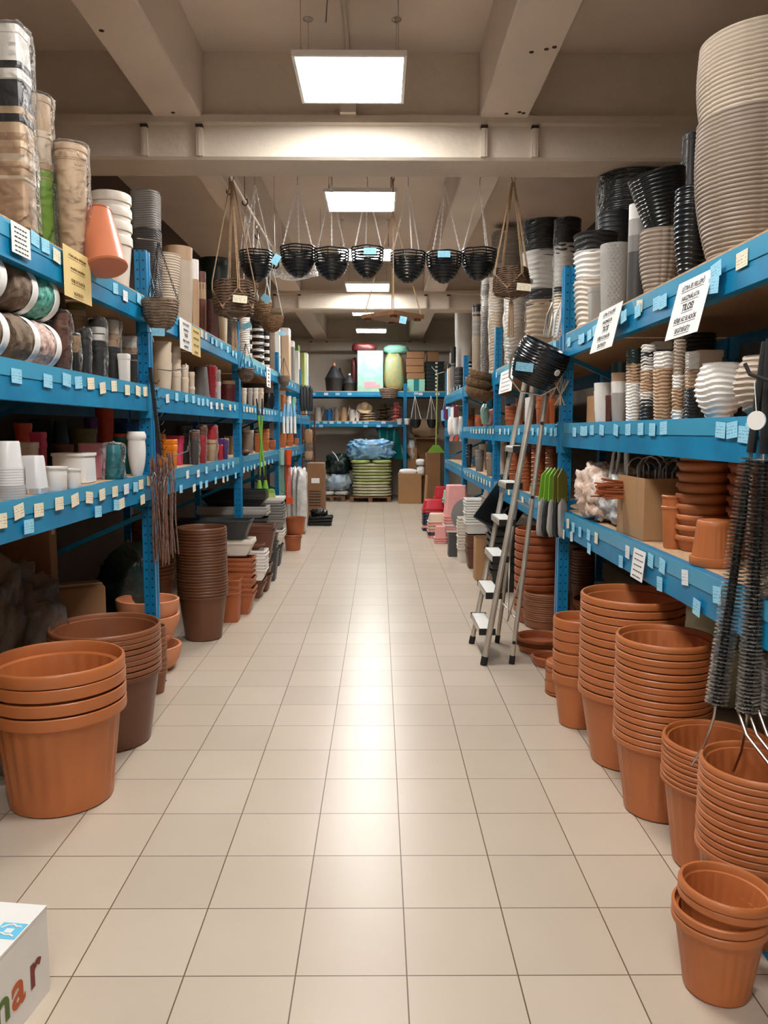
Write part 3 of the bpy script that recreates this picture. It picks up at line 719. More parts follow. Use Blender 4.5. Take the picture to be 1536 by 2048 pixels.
# copper pot lying tipped
x, y, r, D = cyl_at(172, 240, 480, XL, .02)
pm_ = pot_mesh(.064, .092, .28, 'copper', 'plain', 48, .01, .002)
pc = ony(194, 424, 3.62); dv = Vector((.22, -.30, -.93))
o = obj('plant_pot', pm_, None, pc+dv*.28, (-dv).to_track_quat('Z', 'Y').to_euler()); tag(o, 'copper orange pot lying tilted on its rim, left top shelf', 'pot')
T('L', 'top', 178, 264, 430, 390, [('offwhite', 28), ('offwhite', 28), ('offwhite', 28), ('offwhite', 110)], 'banded pot', 'of labelled stack beside the left post, top shelf', 'plain', s=.03, ratio=.74, rim=.05)
T('L', 'top', 258, 326, 420, 386, [('grey', 70), ('grey_dark', 150)], 'square ribbed planter', 'of grey stack behind the left post, top', 'sqdune', s=.04, ratio=.88, ribs=.013, seg=64)
T('L', 'top', 300, 362, 560, 510, [('taupe_light', 110)], 'ribbed vase', 'just beyond the left post, top shelf', 'ring', s=.02, ratio=.62, ribs=.016)
T('L', 'top', 328, 386, 540, 496, [('tan', 26), ('taupe_light', 120)], 'wood-grain pot', 'of stack second beyond left post, top', 'wood', s=.05, ratio=.8)
T('L', 'top', 376, 398, 560, 520, [('white', 40), ('tan', 100)], 'slim pot', 'of third stack beyond left post, top', 'wood', s=.03, ratio=.8)
T('L', 'top', 392, 412, 570, 544, [('brown', 20), ('tan', 30), ('brown', 60)], 'slim wooden pot', 'of fourth stack beyond left post, top', 'wood', s=.02, ratio=.85)
T('L', 'top', 398, 462, 540, 519, [('black_green', 50), ('charcoal', 50), ('charcoal', 60)], 'wide bowl', 'of dark stack at the back, left top shelf', 'plain', s=.35, ratio=.7)
T('L', 'top', 412, 436, 640, 600, [('maroon', 80)], 'woven pot', 'standing in the second bay, left top shelf', 'weave', s=.02, ratio=.9)
T('L', 'top', 436, 456, 650, 610, [('cream', 80)], 'tapered pot', 'standing in second bay, left top shelf', 'smooth', s=.02, ratio=.7)
T('L', 'top', 452, 474, 650, 628, [('grey', 60)], 'ribbed pot', 'before the second left post, top shelf', 'ring', s=.02, ratio=.7, ribs=.02)
T('L', 'top', 478, 500, 660, 634, [('white', 22), ('white', 22), ('white', 22)], 'ribbed pot', 'of white stack past the second left post', 'dune', s=.02, ratio=.9, ribs=.02)
T('L', 'top', 497, 504, 665, 642, [('black', 10), ('white', 10)]*4, 'narrow pot', 'of striped narrow stack, left top shelf', 'plain', s=.02, ratio=.9, seg=20)
T('L', 'top', 502, 528, 670, 650, [('black', 9), ('white', 7)]*6, 'wavy pot', 'of zebra-striped stack, left top shelf', 'dune', s=.03, ratio=.92, ribs=.03, seg=24)
T('L', 'top', 527, 539, 680, 664, [('black', 9), ('white', 7)]*5, 'small pot', 'of second zebra stack, left top shelf', 'plain', s=.02, ratio=.92, seg=20)
T('L', 'top', 538, 552, 690, 666, [('taupe', 60)], 'plain square planter', 'after the zebra stacks, left top shelf', 'square', s=.03, ratio=.95, seg=24)
def shelf_box(side, lvl, uL, uR, v, vt, s, wy, m, name, label, cat='box', z0=None, group=None):
    X = XL if side == 'L' else XR; sg = -1 if side == 'L' else 1; z = (ZL if side == 'L' else ZR)[lvl] if z0 is None else z0
    xa = X+sg*s
    # near corner on the plane x=xa
    ue = uR if side == 'L' else uL; un = uL if side == 'L' else uR
    y1 = xa/math.tan(ang(ue, v)); y0 = y1-wy
    wx = abs(math.tan(ang(un, v))*y0-xa); wx = max(.06, min(.5, wx))
    zt = zat(ue, vt, math.hypot(xa, y0 if zat(ue, vt, 1) > H else y0))
    return xa+sg*wx/2, y0+wy/2, z, wx, wy, zt-z
def sbox(side, lvl, uL, uR, v, vt, s, wy, m, name, label, cat='box', z0=None, group=None, top=None):
    x, y, z, wx, wy, hz = shelf_box(side, lvl, uL, uR, v, vt, s, wy, m, name, label, cat, z0)
    t = thing(name, label, cat, (x, y, z), 0, group)
    b = MB(); b.box(-wx/2, wx/2, -wy/2, wy/2, 0, hz); b.build('box_body', m, t, smooth=False)
    b = MB(); b.box(-wx/2-.001, wx/2+.001, -wy/2-.001, wy/2+.001, hz*.86, hz+.004); b.build('lid', top or m, t, smooth=False)
    return t
sbox('L', 'top', 553, 561, 700, 655, .02, .10, 'white', 'tall_box', 'slim white box standing past the zebra stacks, left top shelf', group=None)
sbox('L', 'top', 563, 582, 720, 656, .03, .26, 'beige', 'tall_box', 'tall beige box with white top past third left post', top='white')
sbox('L', 'top', 583, 590, 730, 682, .03, .2, 'grey', 'tall_box', 'grey and white carton right of the tall beige box', top='white')
sbox('L', 'top', 592, 600, 740, 690, .02, .25, 'white', 'tall_box', 'white and green carton set near the far left post', top='green')
sbox('L', 'top', 602, 612, 740, 706, .02, .3, 'bag_green', 'tall_box', 'pale green carton at far end of left top shelf')
sbox('L', 'top', 613, 617, 740, 706, .0, .3, 'white', 'tall_box', 'white carton at the very end of left top shelf')
# ---- left rack, middle shelf: woven pots lying on their sides
def lying(u0, u1, vt, vb, m, item, i, where, lab=True):
    yc = onx((u0+u1)/2, (vt+vb)/2, XL-.10).y; z0 = zat((u0+u1)/2, vb, math.hypot(XL-.1, yc)); z1 = zat((u0+u1)/2, vt, math.hypot(XL-.1, yc))
    return yc, z0, z1
wm = {}
def woven(r, l, m):
    b = MB(); pr = [(r*.86, 0)]; N = 26
    for i in range(N+1): s = i/N; pr.append((r*(.86+.14*math.sin(PI*s)), l*s))
    pr += [(r*.8, l), (r*.78, .02), (0, .02)]
    def md(t, z, r_): return (r_+.004*math.sin(3*t+z*90)*math.sin(9*t), z) if r_ > r*.84 else (r_, z)
    b.lathe([(0, 0)]+pr, 48, md); return mk('woven_pot', b.v, b.f, m)
k = 0
for row, zc in ((0, ZL['mid']+.095), (1, ZL['mid']+.285)):
    for j, (yy, m) in enumerate(((2.62, 'wicker'), (2.87, 'wicker'), (3.07, 'mint' if row else 'white'), )):
        r = .093; l = .17
        nm = {'wicker': 'grey-brown woven', 'mint': 'mint green lattice', 'white': 'pale pink lattice'}[m]
        mm = {'white': 'lattice_pink', 'mint': 'lattice_mint'}.get(m, m)
        if mm == 'lattice_pink' and mm not in MATS: mat('lattice_pink', (226, 200, 188), .6, .3, 60, .3, rgb2=(150, 110, 100))
        if mm == 'lattice_mint' and mm not in MATS: mat('lattice_mint', (120, 200, 180), .6, .3, 60, .3, rgb2=(40, 110, 100))
        t = thing('woven_pot', article(f'{nm} pot lying on its side, {["lower", "upper"][row]} row, {["nearest", "second", "farthest"][j]}, left middle shelf'), 'pot', (XL-.115, yy, zc), 0, 'woven pots lying on the left middle shelf')
        b_ = obj('pot_body', woven(r, l, mm), t, (0, 0, 0), (-PI/2, 0, 0))
        c = MB(); c.lathe([(r*1.0, l*.72), (r*1.03, l*.74), (r*1.03, l*.98), (r*.99, l*.99), (r*.99, l*.72)], 48, mt=Matrix.Rotation(-PI/2, 4, 'X')); c.build('card_band', 'paper', t)
T('L', 'mid', 104, 140, 700, 626, [('brown', 25), ('brown', 90)], 'tall pot', 'of wrapped stack, left middle shelf', 'plain', s=.02, ratio=.9, wrap='film')
T('L', 'mid', 60, 132, 640, 586, [('wicker_dark', 30), ('wicker_dark', 140)], 'wide pot', 'at back behind woven pots', 'weave', s=.38, ratio=.85, z0=None)
T('L', 'mid', 132, 172, 640, 608, [('olive', 12), ('tan', 22), ('tan', 20), ('charcoal', 90)], 'tall pot', 'of olive and tan stack, left middle shelf', 'plain', s=.12, ratio=.8)
T('L', 'mid', 138, 160, 690, 672, [('tan', 35), ('black', 45)], 'small pot', 'of short stack before the olive one', 'plain', s=.02, ratio=.85, wrap='film')
T('L', 'mid', 158, 181, 690, 662, [('charcoal', 16), ('charcoal', 75)], 'small pot', 'of second short stack, left middle shelf', 'plain', s=.03, ratio=.85, wrap='film')
T('L', 'mid', 178, 212, 680, 640, [('grey_dark', 14), ('white', 25), ('charcoal', 72)], 'pot', 'of grey-white-black stack, left middle shelf', 'plain', s=.03, ratio=.85, wrap='film')
T('L', 'mid', 206, 240, 680, 641, [('offwhite', 27), ('tan', 25), ('charcoal', 70)], 'pot', 'of white-tan-black round stack, left middle', 'plain', s=.06, ratio=.85, wrap='film')
T('L', 'mid', 238, 284, 700, 674, [('white', 22), ('tan', 12), ('charcoal', 60)], 'square pot', 'of stack beside left post, middle shelf', 'square', s=.05, ratio=.9, wrap='film')
T('L', 'mid', 235, 262, 740, 708, [('white', 60)], 'small square pot', 'standing before the square stack, left middle', 'square', s=.0, ratio=.85)
b = MB(); b.tube([(0, -.16, 0), (0, -.16, .2), (0, -.13, .26), (0, -.08, .28), (0, .08, .28), (0, .13, .26), (0, .16, .2), (0, .16, 0)], .022, 12)
tag(b.build('curved_handle', 'black_green', None, (XL-.45, 4.05, ZL['mid']+.02)), 'dark green curved tube standing behind the banded pots, left middle shelf', 'garden tool')
T('L', 'mid', 303, 344, 720, 684, [('cream', 22), ('cream', 22), ('cream', 60)], 'pot', 'of stack just past left post, middle shelf', 'smooth', s=.03, ratio=.8)
T('L', 'mid', 340, 362, 720, 692, [('cream', 14)]*4+[('cream', 44)], 'labelled pot', 'of five-high stack, left middle shelf', 'plain', s=.03, ratio=.85)
T('L', 'mid', 360, 378, 760, 730, [('cream', 28), ('cream', 36)], 'small pot', 'of short cream pair, left middle shelf', 'plain', s=.02, ratio=.85)
T('L', 'mid', 376, 390, 765, 744, [('cream', 36), ('cream', 20)], 'smaller pot', 'of last cream pair, left middle shelf', 'plain', s=.02, ratio=.85)
T('L', 'mid', 384, 420, 760, 734, [('grey', 50)], 'upturned cone pot', 'next to the red wrapped pots', 'plain', s=.05, ratio=.72, inv=True)
T('L', 'mid', 412, 432, 760, 733, [('red', 18), ('red', 16), ('red', 30)], 'pot', 'of wrapped stack, left middle shelf', 'plain', s=.02, ratio=.8, wrap='film')
T('L', 'mid', 430, 442, 770, 740, [('grey_light', 22), ('white', 34)], 'narrow pot', 'of stack after the red pots', 'plain', s=.02, ratio=.85)
T('L', 'mid', 441, 471, 790, 762, [('tan', 8), ('wine', 44)], 'pot', 'of woven pair before second left post', 'weave', s=.02, ratio=.88)
for i, (a, c, m) in enumerate(((482, 494, 'offwhite'), (494, 506, 'grey_light'), (506, 517, 'offwhite'), (514, 528, 'cream'))):
    T('L', 'mid', a, c, 800, 776, [(m, 8), (m, 32)], 'pot', f'of {ordw(i)} pale pair past second left post', 'plain', s=.02, ratio=.8, seg=24)
T('L', 'mid', 485, 532, 775, 768, [('grey_dark', 60)], 'long low bowl', 'lying behind the pale pairs', 'plain', s=.3, ratio=.9)
T('L', 'mid', 526, 548, 800, 786, [('black_gloss', 40)], 'round vase', 'before third left post, middle shelf', 'smooth', s=.02, ratio=.7, bulge=.02)
T('L', 'mid', 529, 546, 790, 772, [('offwhite', 20)], 'round vase', 'behind the glossy black vase', 'smooth', s=.3, ratio=.7, bulge=.02)
for i, (a, c, m) in enumerate(((562, 572, 'terra'), (572, 583, 'white'), (582, 592, 'mint'), (601, 608, 'terra'), (609, 615, 'cream'))):
    T('L', 'mid', a, c, 815, 790+i*2, [(m, 10), (m, 30)], 'pot', f'of {ordw(i)} far pair, left middle shelf', 'plain', s=.03, ratio=.8, seg=20)
# ---- left rack, low shelf
T('L', 'low', -14, 50, 930, 882, [('cup', 64)]+[('cup', 6)]*11, 'tumbler pot', 'of nearest clear stack, left lower shelf', 'cup', s=.0, ratio=.74, inv=True, rim=.008)
T('L', 'low', 36, 98, 980, 911, [('cup', 80), ('cup', 4), ('cup', 4)], 'square pot', 'of upturned clear stack, left lower shelf', 'square', s=.02, ratio=.76, inv=True, rim=.01)
T('L', 'low', 34, 78, 900, 884, [('cream', 80)], 'square pot', 'behind the upturned clear pots', 'square', s=.26, ratio=.85)
T('L', 'low', 86, 136, 950, 934, [('white', 50)], 'low bowl pot', 'in front row, left lower shelf', 'plain', s=.0, ratio=.9, rim=.004)
T('L', 'low', 128, 163, 955, 938, [('white', 42)], 'small bowl pot', 'second in front row, left lower', 'plain', s=.0, ratio=.9, rim=.004)
T('L', 'low', 103, 193, 930, 907, [('white', 70)], 'wide square planter', 'behind the small white bowls', 'square', s=.05, ratio=.96, rim=.003)
T('L', 'low', 102, 148, 900, 888, [('brown', 70)], 'lidded pot', 'behind the wide white planter', 'plain', s=.38, ratio=.9)
T('L', 'low', 158, 217, 930, 886, [('rose', 10), ('rose', 75)], 'square planter', 'of translucent pair, left lower shelf', 'square', s=.12, ratio=.9)
T('L', 'low', 60, 94, 890, 864, [('pink', 20), ('pink', 80)], 'square pot', 'of magenta pair at back, left lower', 'square', s=.36, ratio=.85)
T('L', 'low', 28, 66, 880, 846, [('redorange', 80)], 'translucent orchid pot', 'at back behind the clear tumblers', 'plain', s=.5, ratio=.8)
T('L', 'low', 130, 196, 880, 857, [('olive', 80)], 'wide pot', 'at the back, left lower shelf', 'plain', s=.5, ratio=.8)
T('L', 'low', 190, 228, 830, 800, [('redorange', 100)], 'tall glass vase', 'at the back under the brace', 'smooth', s=.62, ratio=.8)
T('L', 'low', 108, 132, 860, 842, [('black_green', 100)], 'dark vase', 'at the back, left lower shelf', 'smooth', s=.6, ratio=.7, bulge=.02)
T('L', 'low', 60, 108, 850, 838, [('charcoal', 100)], 'squat vase', 'at the back behind magenta pots', 'smooth', s=.7, ratio=.7, bulge=.02)
T('L', 'low', 168, 196, 850, 836, [('purple', 30), ('wine', 60)], 'patterned pot', 'at back beside the brace', 'weave', s=.66, ratio=.8)
T('L', 'low', 228, 284, 860, 845, [('blue', 90)], 'round pot', 'at the back by the left post', 'plain', s=.5, ratio=.8)
T('L', 'low', 208, 246, 910, 890, [('teal', 60), ('teal', 10)], 'clear-wrapped pot', 'of pair in front, left lower', 'plain', s=.02, ratio=.72, inv=True, wrap='film')
T('L', 'low', 226, 266, 880, 867, [('redorange', 6), ('teal', 10), ('olive', 12), ('teal', 55)], 'orchid pot', 'of colour mixed stack, left lower shelf', 'plain', s=.12, ratio=.75)
T('L', 'low', 256, 290, 890, 863, [('white', 10), ('white', 85)], 'curved vase', 'of tall pair beside the left post', 'smooth', s=.0, ratio=.62, bulge=.01)
T('L', 'low', 306, 320, 890, 878, [('purple', 8), ('purple', 8), ('purple', 50)], 'square pot', 'of stack by the metal stakes', 'square', s=.02, ratio=.9)
T('L', 'low', 308, 336, 890, 868, [('orange', 60)], 'tall upturned pot', 'just past the left post, lower shelf', 'plain', s=.14, ratio=.7, inv=True)
T('L', 'low', 324, 356, 895, 879, [('orange', 12), ('orange', 50)], 'square pot', 'of bright pair, left lower shelf', 'square', s=.02, ratio=.8)
T('L', 'low', 332, 369, 890, 871, [('pink', 8), ('pink', 60)], 'square pot', 'of magenta pair behind the orange pots', 'square', s=.10, ratio=.8)
T('L', 'low', 352, 386, 880, 851, [('charcoal', 16), ('grey_dark', 12), ('charcoal', 60)], 'pot', 'of tall dark stack, left lower shelf', 'plain', s=.08, ratio=.8)
T('L', 'low', 380, 398, 890, 864, [('brown', 10), ('grey_dark', 50)], 'pot', 'of wrapped stack after tall dark ones', 'plain', s=.02, ratio=.8, wrap='film')
T('L', 'low', 396, 412, 880, 853, [('brown', 16), ('red', 50)], 'pot', 'of red wrapped stack, left lower shelf', 'plain', s=.02, ratio=.85, wrap='film')
T('L', 'low', 411, 434, 880, 852, [('red', 18), ('red', 10), ('beige', 45)], 'pot', 'of red and beige stack, left lower', 'plain', s=.03, ratio=.85, wrap='film')
T('L', 'low', 434, 446, 895, 877, [('purple', 12), ('red', 30)], 'pot', 'of purple and red pair, left lower', 'plain', s=.02, ratio=.85)
T('L', 'low', 444, 456, 895, 880, [('purple', 12), ('purple', 30)], 'pot', 'of purple pair, left lower shelf', 'plain', s=.02, ratio=.85, wrap='film')
T('L', 'low', 448, 468, 890, 872, [('tan', 60)], 'square pot', 'before second left post, lower shelf', 'square', s=.2, ratio=.9)
T('L', 'low', 484, 508, 880, 860, [('cream', 6), ('taupe', 60)], 'tall pot', 'past second left post, lower shelf', 'plain', s=.05, ratio=.85)
T('L', 'low', 484, 496, 910, 899, [('maroon', 20)], 'round basket pot', 'past second left post, lower shelf', 'weave', s=.0, ratio=.7, bulge=.02)
for i, (a, c, vt) in enumerate(((508, 524, 866), (520, 540, 858), (538, 552, 880), (556, 574, 866), (572, 588, 868), (588, 598, 876), (601, 610, 880))):
    T('L', 'low', a, c, 890, vt, [('terra', 10)]*3+[('terra', 26)], 'planter', f'of {ordw(i)} far stack, left lower shelf', 'square', s=.03, ratio=.8, seg=24)
# things under the left rack
blob('plastic_bag', .29, .26, .42, (-1.83, 3.62, .415), 'bag_grey', 3, .45, 2.6, 2.2, 72); tag(bpy.data.objects['plastic_bag'], 'large crumpled grey plastic bag under the nearest left shelf', 'bag')
o = blob('plastic_bag', .2, .2, .12, (-1.66, 3.35, .12), 'bag_grey', 9, .35, 2.2, 2.2, 32); tag(o, 'low crumpled grey plastic bag just behind the nearest big pots', 'bag')
c1 = carton('cardboard_box', -1.93, 4.2, 0, .34, .12, .98, 'card_dark', 'tall upright cardboard box with dark logo under left lower shelf', rz=.1)
b = MB()
for dz in (0, .09, .18): b.prism([(.02-.05, .45+dz), (.02, .5+dz), (.07, .45+dz), (.07, .49+dz), (.02, .54+dz), (-.03, .49+dz)], -.064, -.0605, 'y')
b.build('printed_logo', 'ink', c1, smooth=False)
carton('cardboard_box', -1.62, 4.12, 0, .34, .26, .27, 'card_dark', 'lowest of three cardboard boxes heaped beneath left shelf', rz=.35)
carton('cardboard_box', -1.60, 4.12, .285, .28, .22, .17, 'card_dark', 'middle of three cardboard boxes heaped beneath left shelf', rz=.2)
carton('cardboard_box', -1.62, 4.12, .465, .28, .22, .17, 'card_dark', 'topmost of three cardboard boxes heaped beneath left shelf', rz=.5)
o = blob('plastic_bag', .2, .2, .35, (-1.62, 5.0, .75), 'bag_dark', 6, .3, 2.5, 2.4, 30); o.location.z = .36; tag(o, 'dark crumpled bag in shade past the left post', 'bag')
for i in range(5):
    o = obj('window_box', rect_mesh(.6, .2, .14, 'charcoal', .85) if i == 0 else o.data, None, (-1.9, 5.4, i*.05), (0, 0, 0)); tag(o, article(f'charcoal window box {pos_word(i, 5)} of low stack deep beneath left shelf'), 'planter', 'charcoal window boxes deep under the left shelf')
# ---- right rack, top shelf
# giant ringed pots
T('R', 'top', 1393, 1640, 300, 86, [('taupe_light', 155), ('taupe', 290)], 'giant rope-ribbed pot', 'of huge pair, nearest on right top shelf', 'ring', s=.0, ratio=.7, bulge=.02, ribs=.0145, seg=96)
T('R', 'top', 1350, 1420, 450, 378, [('black_gloss', 170)], 'rope-ribbed vase', 'left of the giant ribbed pots', 'ring', s=.03, ratio=.6, bulge=.01, ribs=.02, seg=48)
T('R', 'top', 1281, 1362, 500, 462, [('taupe', 130)], 'rope-ribbed pot', 'under tilted black pot, right top shelf', 'ring', s=.0, ratio=.7, bulge=.01, ribs=.018, seg=64)
x, y, r, D = cyl_at(1272, 1378, 410, XR, .03)
o = obj('ringed_pot', pot_mesh(r*1.08, r*.66, D*98/1571, 'black_gloss', 'ring', 64, ribs=.017), None, (x+.02, y+.01, zat(1320, 458, D)), (0, -.2, 0)); tag(o, 'glossy black ringed pot leaning on top of a taupe one', 'pot')
T('R', 'top', 1257, 1294, 450, 410, [('white', 28), ('grey_light', 30), ('grey', 30), ('grey_dark', 100)], 'cylinder pot', 'of slim banded stack, right top shelf', 'smooth', s=.05, ratio=.95)
T('R', 'top', 1200, 1260, 530, 490, [('grey_light', 16), ('grey_light', 120)], 'dotted woven pot', 'of light pair on right top shelf', 'weave', s=.02, ratio=.78, ribs=.03)
T('R', 'top', 1174, 1212, 600, 575, [('grey_light', 60)], 'small square pot', 'before the white dune pots, right top', 'square', s=.0, ratio=.8)
T('R', 'top', 1147, 1234, 520, 470, [('charcoal', 45), ('white', 70), ('offwhite', 130)], 'dune-ribbed pot', 'of wide stack beside the right post', 'dune', s=.05, ratio=.75, ribs=.03, seg=72)
T('R', 'top', 1196, 1262, 470, 426, [('charcoal', 50), ('charcoal', 60), ('grey', 150)], 'ringed pot', 'of stack behind, right top shelf', 'ring', s=.3, ratio=.85, ribs=.03)
T('R', 'top', 1196, 1330, 400, 356, [('black_gloss', 40), ('black_gloss', 60), ('charcoal', 200)], 'wide pot', 'of wrapped stack at back, right top', 'ring', s=.42, ratio=.9, ribs=.03, wrap='film')
T('R', 'top', 1366, 1400, 330, 270, [('charcoal', 200)], 'tall vase', 'behind giant ribbed pots', 'plain', s=.5, ratio=.9, wrap='film')
# second bay, wrapped dune columns
T('R', 'top', 1046, 1136, 500, 446, [('black_gloss', 58), ('white', 75), ('charcoal', 20), ('cream', 130)], 'big dune pot', 'of wide wrapped column, second bay', 'dune', s=.22, ratio=.85, ribs=.045, seg=72, wrap='film')
T('R', 'top', 1110, 1160, 470, 440, [('charcoal', 40), ('white', 200)], 'dune pot', 'of wrapped column right behind right post', 'dune', s=.45, ratio=.9, ribs=.04, wrap='film')
T('R', 'top', 986, 1046, 500, 467, [('white', 50), ('white', 40), ('offwhite', 90), ('white', 70)], 'dune pot', 'of tall white wrapped column, second bay', 'dune', s=.25, ratio=.88, ribs=.04, wrap='film')
T('R', 'top', 1010, 1050, 620, 590, [('white', 50), ('white', 80)], 'dune pot', 'of front white pair, second bay top', 'dune', s=.0, ratio=.82, ribs=.03, wrap='film')
T('R', 'top', 1108, 1130, 620, 575, [('charcoal', 12), ('cream', 110)], 'ringed pot', 'of narrow pair left of right post', 'ring', s=.0, ratio=.85, ribs=.02)
T('R', 'top', 980, 1012, 600, 556, [('cream', 26), ('offwhite', 30), ('cream', 100)], 'dune pot', 'of slim cream column, second bay', 'dune', s=.05, ratio=.88, ribs=.03, wrap='film')
T('R', 'top', 964, 984, 590, 548, [('zebra', 12), ('grey_light', 12), ('zebra', 12), ('grey_light', 12), ('grey', 70)], 'pot', 'of crinkled wrapped column, second bay end', 'dune', s=.05, ratio=.9, ribs=.02, wrap='film')
T('R', 'top', 944, 966, 640, 610, [('black', 10), ('taupe', 12), ('grey', 14), ('taupe', 12), ('taupe', 60)], 'pot', 'of taupe column past second right post', 'plain', s=.04, ratio=.85)
T('R', 'top', 948, 968, 620, 594, [('black', 8)]*4+[('black', 90)], 'square pot', 'of stack behind taupe column', 'square', s=.3, ratio=.85)
T('R', 'top', 909, 947, 640, 611, [('white', 56)], 'woven pot', 'crowning the dark ringed columns', 'weave', s=.1, ratio=.8, z0=2.035+.42)
T('R', 'top', 909, 929, 680, 662, [('grey_dark', 9), ('charcoal', 9)]*5+[('charcoal', 20)], 'pot', 'of dark column under white woven pot', 'plain', s=.08, ratio=.95, ztop=2.035+.41, seg=24)
T('R', 'top', 928, 946, 680, 660, [('black', 7), ('white', 5)]*6+[('charcoal', 20)], 'pot', 'of striped column under white woven pot', 'plain', s=.12, ratio=.95, ztop=2.035+.41, seg=24)
T('R', 'top', 899, 913, 720, 706, [('grey_light', 12), ('tan', 12), ('tan', 12), ('tan', 30)], 'pot', 'of tan column, third bay right top', 'plain', s=.05, ratio=.9, seg=24)
T('R', 'top', 902, 912, 710, 694, [('charcoal', 8)]*4+[('grey', 60)], 'pot', 'of dark column, far end right top', 'plain', s=.03, ratio=.9, seg=24)
sbox('R', 'top', 894, 900, 740, 728, .02, .2, 'white', 'tall_box', 'white framed box at far end of right top shelf', top='charcoal')
sbox('R', 'top', 898, 906, 745, 735, .02, .2, 'tan', 'tall_box', 'tan box beside the white framed one, right top shelf')
# ---- right rack, middle shelf
T('R', 'mid', 1187, 1228, 800, 766, [('white', 16), ('white', 66)], 'tapered pot', 'of pair beside cardboard box, right middle', 'smooth', s=.02, ratio=.75)
T('R', 'mid', 1210, 1226, 820, 790, [('maroon', 50)], 'slim pot', 'peeking out between white and green pots', 'plain', s=.0, ratio=.8)
T('R', 'mid', 1222, 1256, 760, 725, [('black_green', 22), ('tan', 18), ('white', 24), ('grey_light', 62)], 'pot', 'of four-banded stack, right middle shelf', 'smooth', s=.02, ratio=.75)
T('R', 'mid', 1252, 1284, 740, 698, [('black_green', 30), ('tan', 38), ('white', 78)], 'ribbed pot', 'of tall narrow stack, right middle shelf', 'dune', s=.02, ratio=.8, ribs=.014)
T('R', 'mid', 1281, 1312, 730, 690, [('white', 14), ('black', 12), ('white', 26), ('tan', 24), ('tan', 20), ('white', 12), ('charcoal', 48)], 'ribbed pot', 'of seven-banded stack, right middle', 'dune', s=.02, ratio=.8, ribs=.014)
T('R', 'mid', 1306, 1350, 740, 704, [('white', 32), ('tan', 104)], 'ribbed vase', 'of white and tan pair, right middle', 'dune', s=.0, ratio=.75, ribs=.014, seg=56)
T('R', 'mid', 1300, 1345, 700, 684, [('white', 14), ('charcoal', 120)], 'square pot', 'of stack behind white-tan pair', 'square', s=.2, ratio=.9)
T('R', 'mid', 1346, 1372, 720, 680, [('taupe_light', 70), ('white', 28), ('tan', 42), ('white', 22)], 'ribbed pot', 'of slim banded stack, right middle', 'dune', s=.02, ratio=.85, ribs=.014)
T('R', 'mid', 1368, 1400, 740, 704, [('white', 34), ('tan', 38), ('charcoal', 62)], 'square pot', 'of banded square stack, right middle', 'sqdune', s=.02, ratio=.85, ribs=.012)
T('R', 'mid', 1378, 1446, 720, 702, [('offwhite', 36), ('charcoal', 80)], 'wide square pot', 'of pair behind white bulb pot', 'square', s=.2, ratio=.9)
T('R', 'mid', 1366, 1432, 690, 668, [('charcoal', 120)], 'ribbed pot', 'deep on shelf behind hanging notice', 'dune', s=.42, ratio=.9, ribs=.02)
T('R', 'mid', 1402, 1478, 790, 727, [('white', 110)], 'round ribbed bowl vase', 'in front, right middle shelf', 'dune', s=.01, ratio=.66, bulge=.03, ribs=.019, seg=96)
T('R', 'mid', 1484, 1575, 780, 712, [('taupe_light', 130)], 'round ribbed bowl vase', 'at right picture edge, middle shelf', 'dune', s=.01, ratio=.66, bulge=.034, ribs=.019, seg=96)
T('R', 'mid', 1478, 1560, 700, 688, [('charcoal', 120)], 'woven pot', 'behind taupe bulb vase', 'weave', s=.35, ratio=.9)
carton('cardboard_box', 1.29, 4.35, ZR['mid'], .2, .34, .15, 'card', 'low cardboard box beside the right post on the middle shelf', rz=.03)
carton('cardboard_box', 1.45, 4.6, ZR['mid'], .2, .26, .11, 'card_dark', 'small brown cardboard box behind the low box, right middle shelf', rz=0)
for i, (a, c, vt, n, st) in enumerate(((1010, 1040, 812, 4, 'plain'), (1030, 1048, 796, 2, 'square'), (1048, 1072, 810, 3, 'square'), (1070, 1102, 793, 2, 'square'), (1098, 1112, 778, 2, 'square'), (930, 950, 830, 2, 'square'), (950, 966, 830, 3, 'plain'), (964, 984, 830, 2, 'plain'), (934, 950, 816, 1, 'plain'))):
    T('R', 'mid', a, c, vt+20, vt, [('terra_dark' if i < 8 else 'taupe', 12)]*(n-1)+[('terra_dark' if i < 8 else 'taupe', 30)], 'pot', f'of {ordw(i)} group behind ladder, right middle', st, s=.04+.08*(i % 3) if i != 8 else .3, ratio=.8, seg=28)
for i, (a, c, m) in enumerate(((901, 911, 'white'), (911, 918, 'grey_light'))):
    T('R', 'mid', a, c, 830, 815, [(m, 8), (m, 20)], 'pot', f'of {ordw(i)} far pair, right middle shelf', 'plain', s=.03, ratio=.8, seg=20)
o = blob('toy_bag', .05, .1, .09, (XR+.05, 8.25, ZR['mid']+.09), 'salmon', 3, .3, 3); tag(o, 'coral and pink bagged pots by the second right post', 'bag')
o = blob('toy_bag', .04, .08, .1, (XR-.03, 8.0, ZR['mid']+.12), 'mint_pack', 5, .3, 3); tag(o, 'pale mint packaged item hanging by the second right post', 'bag')
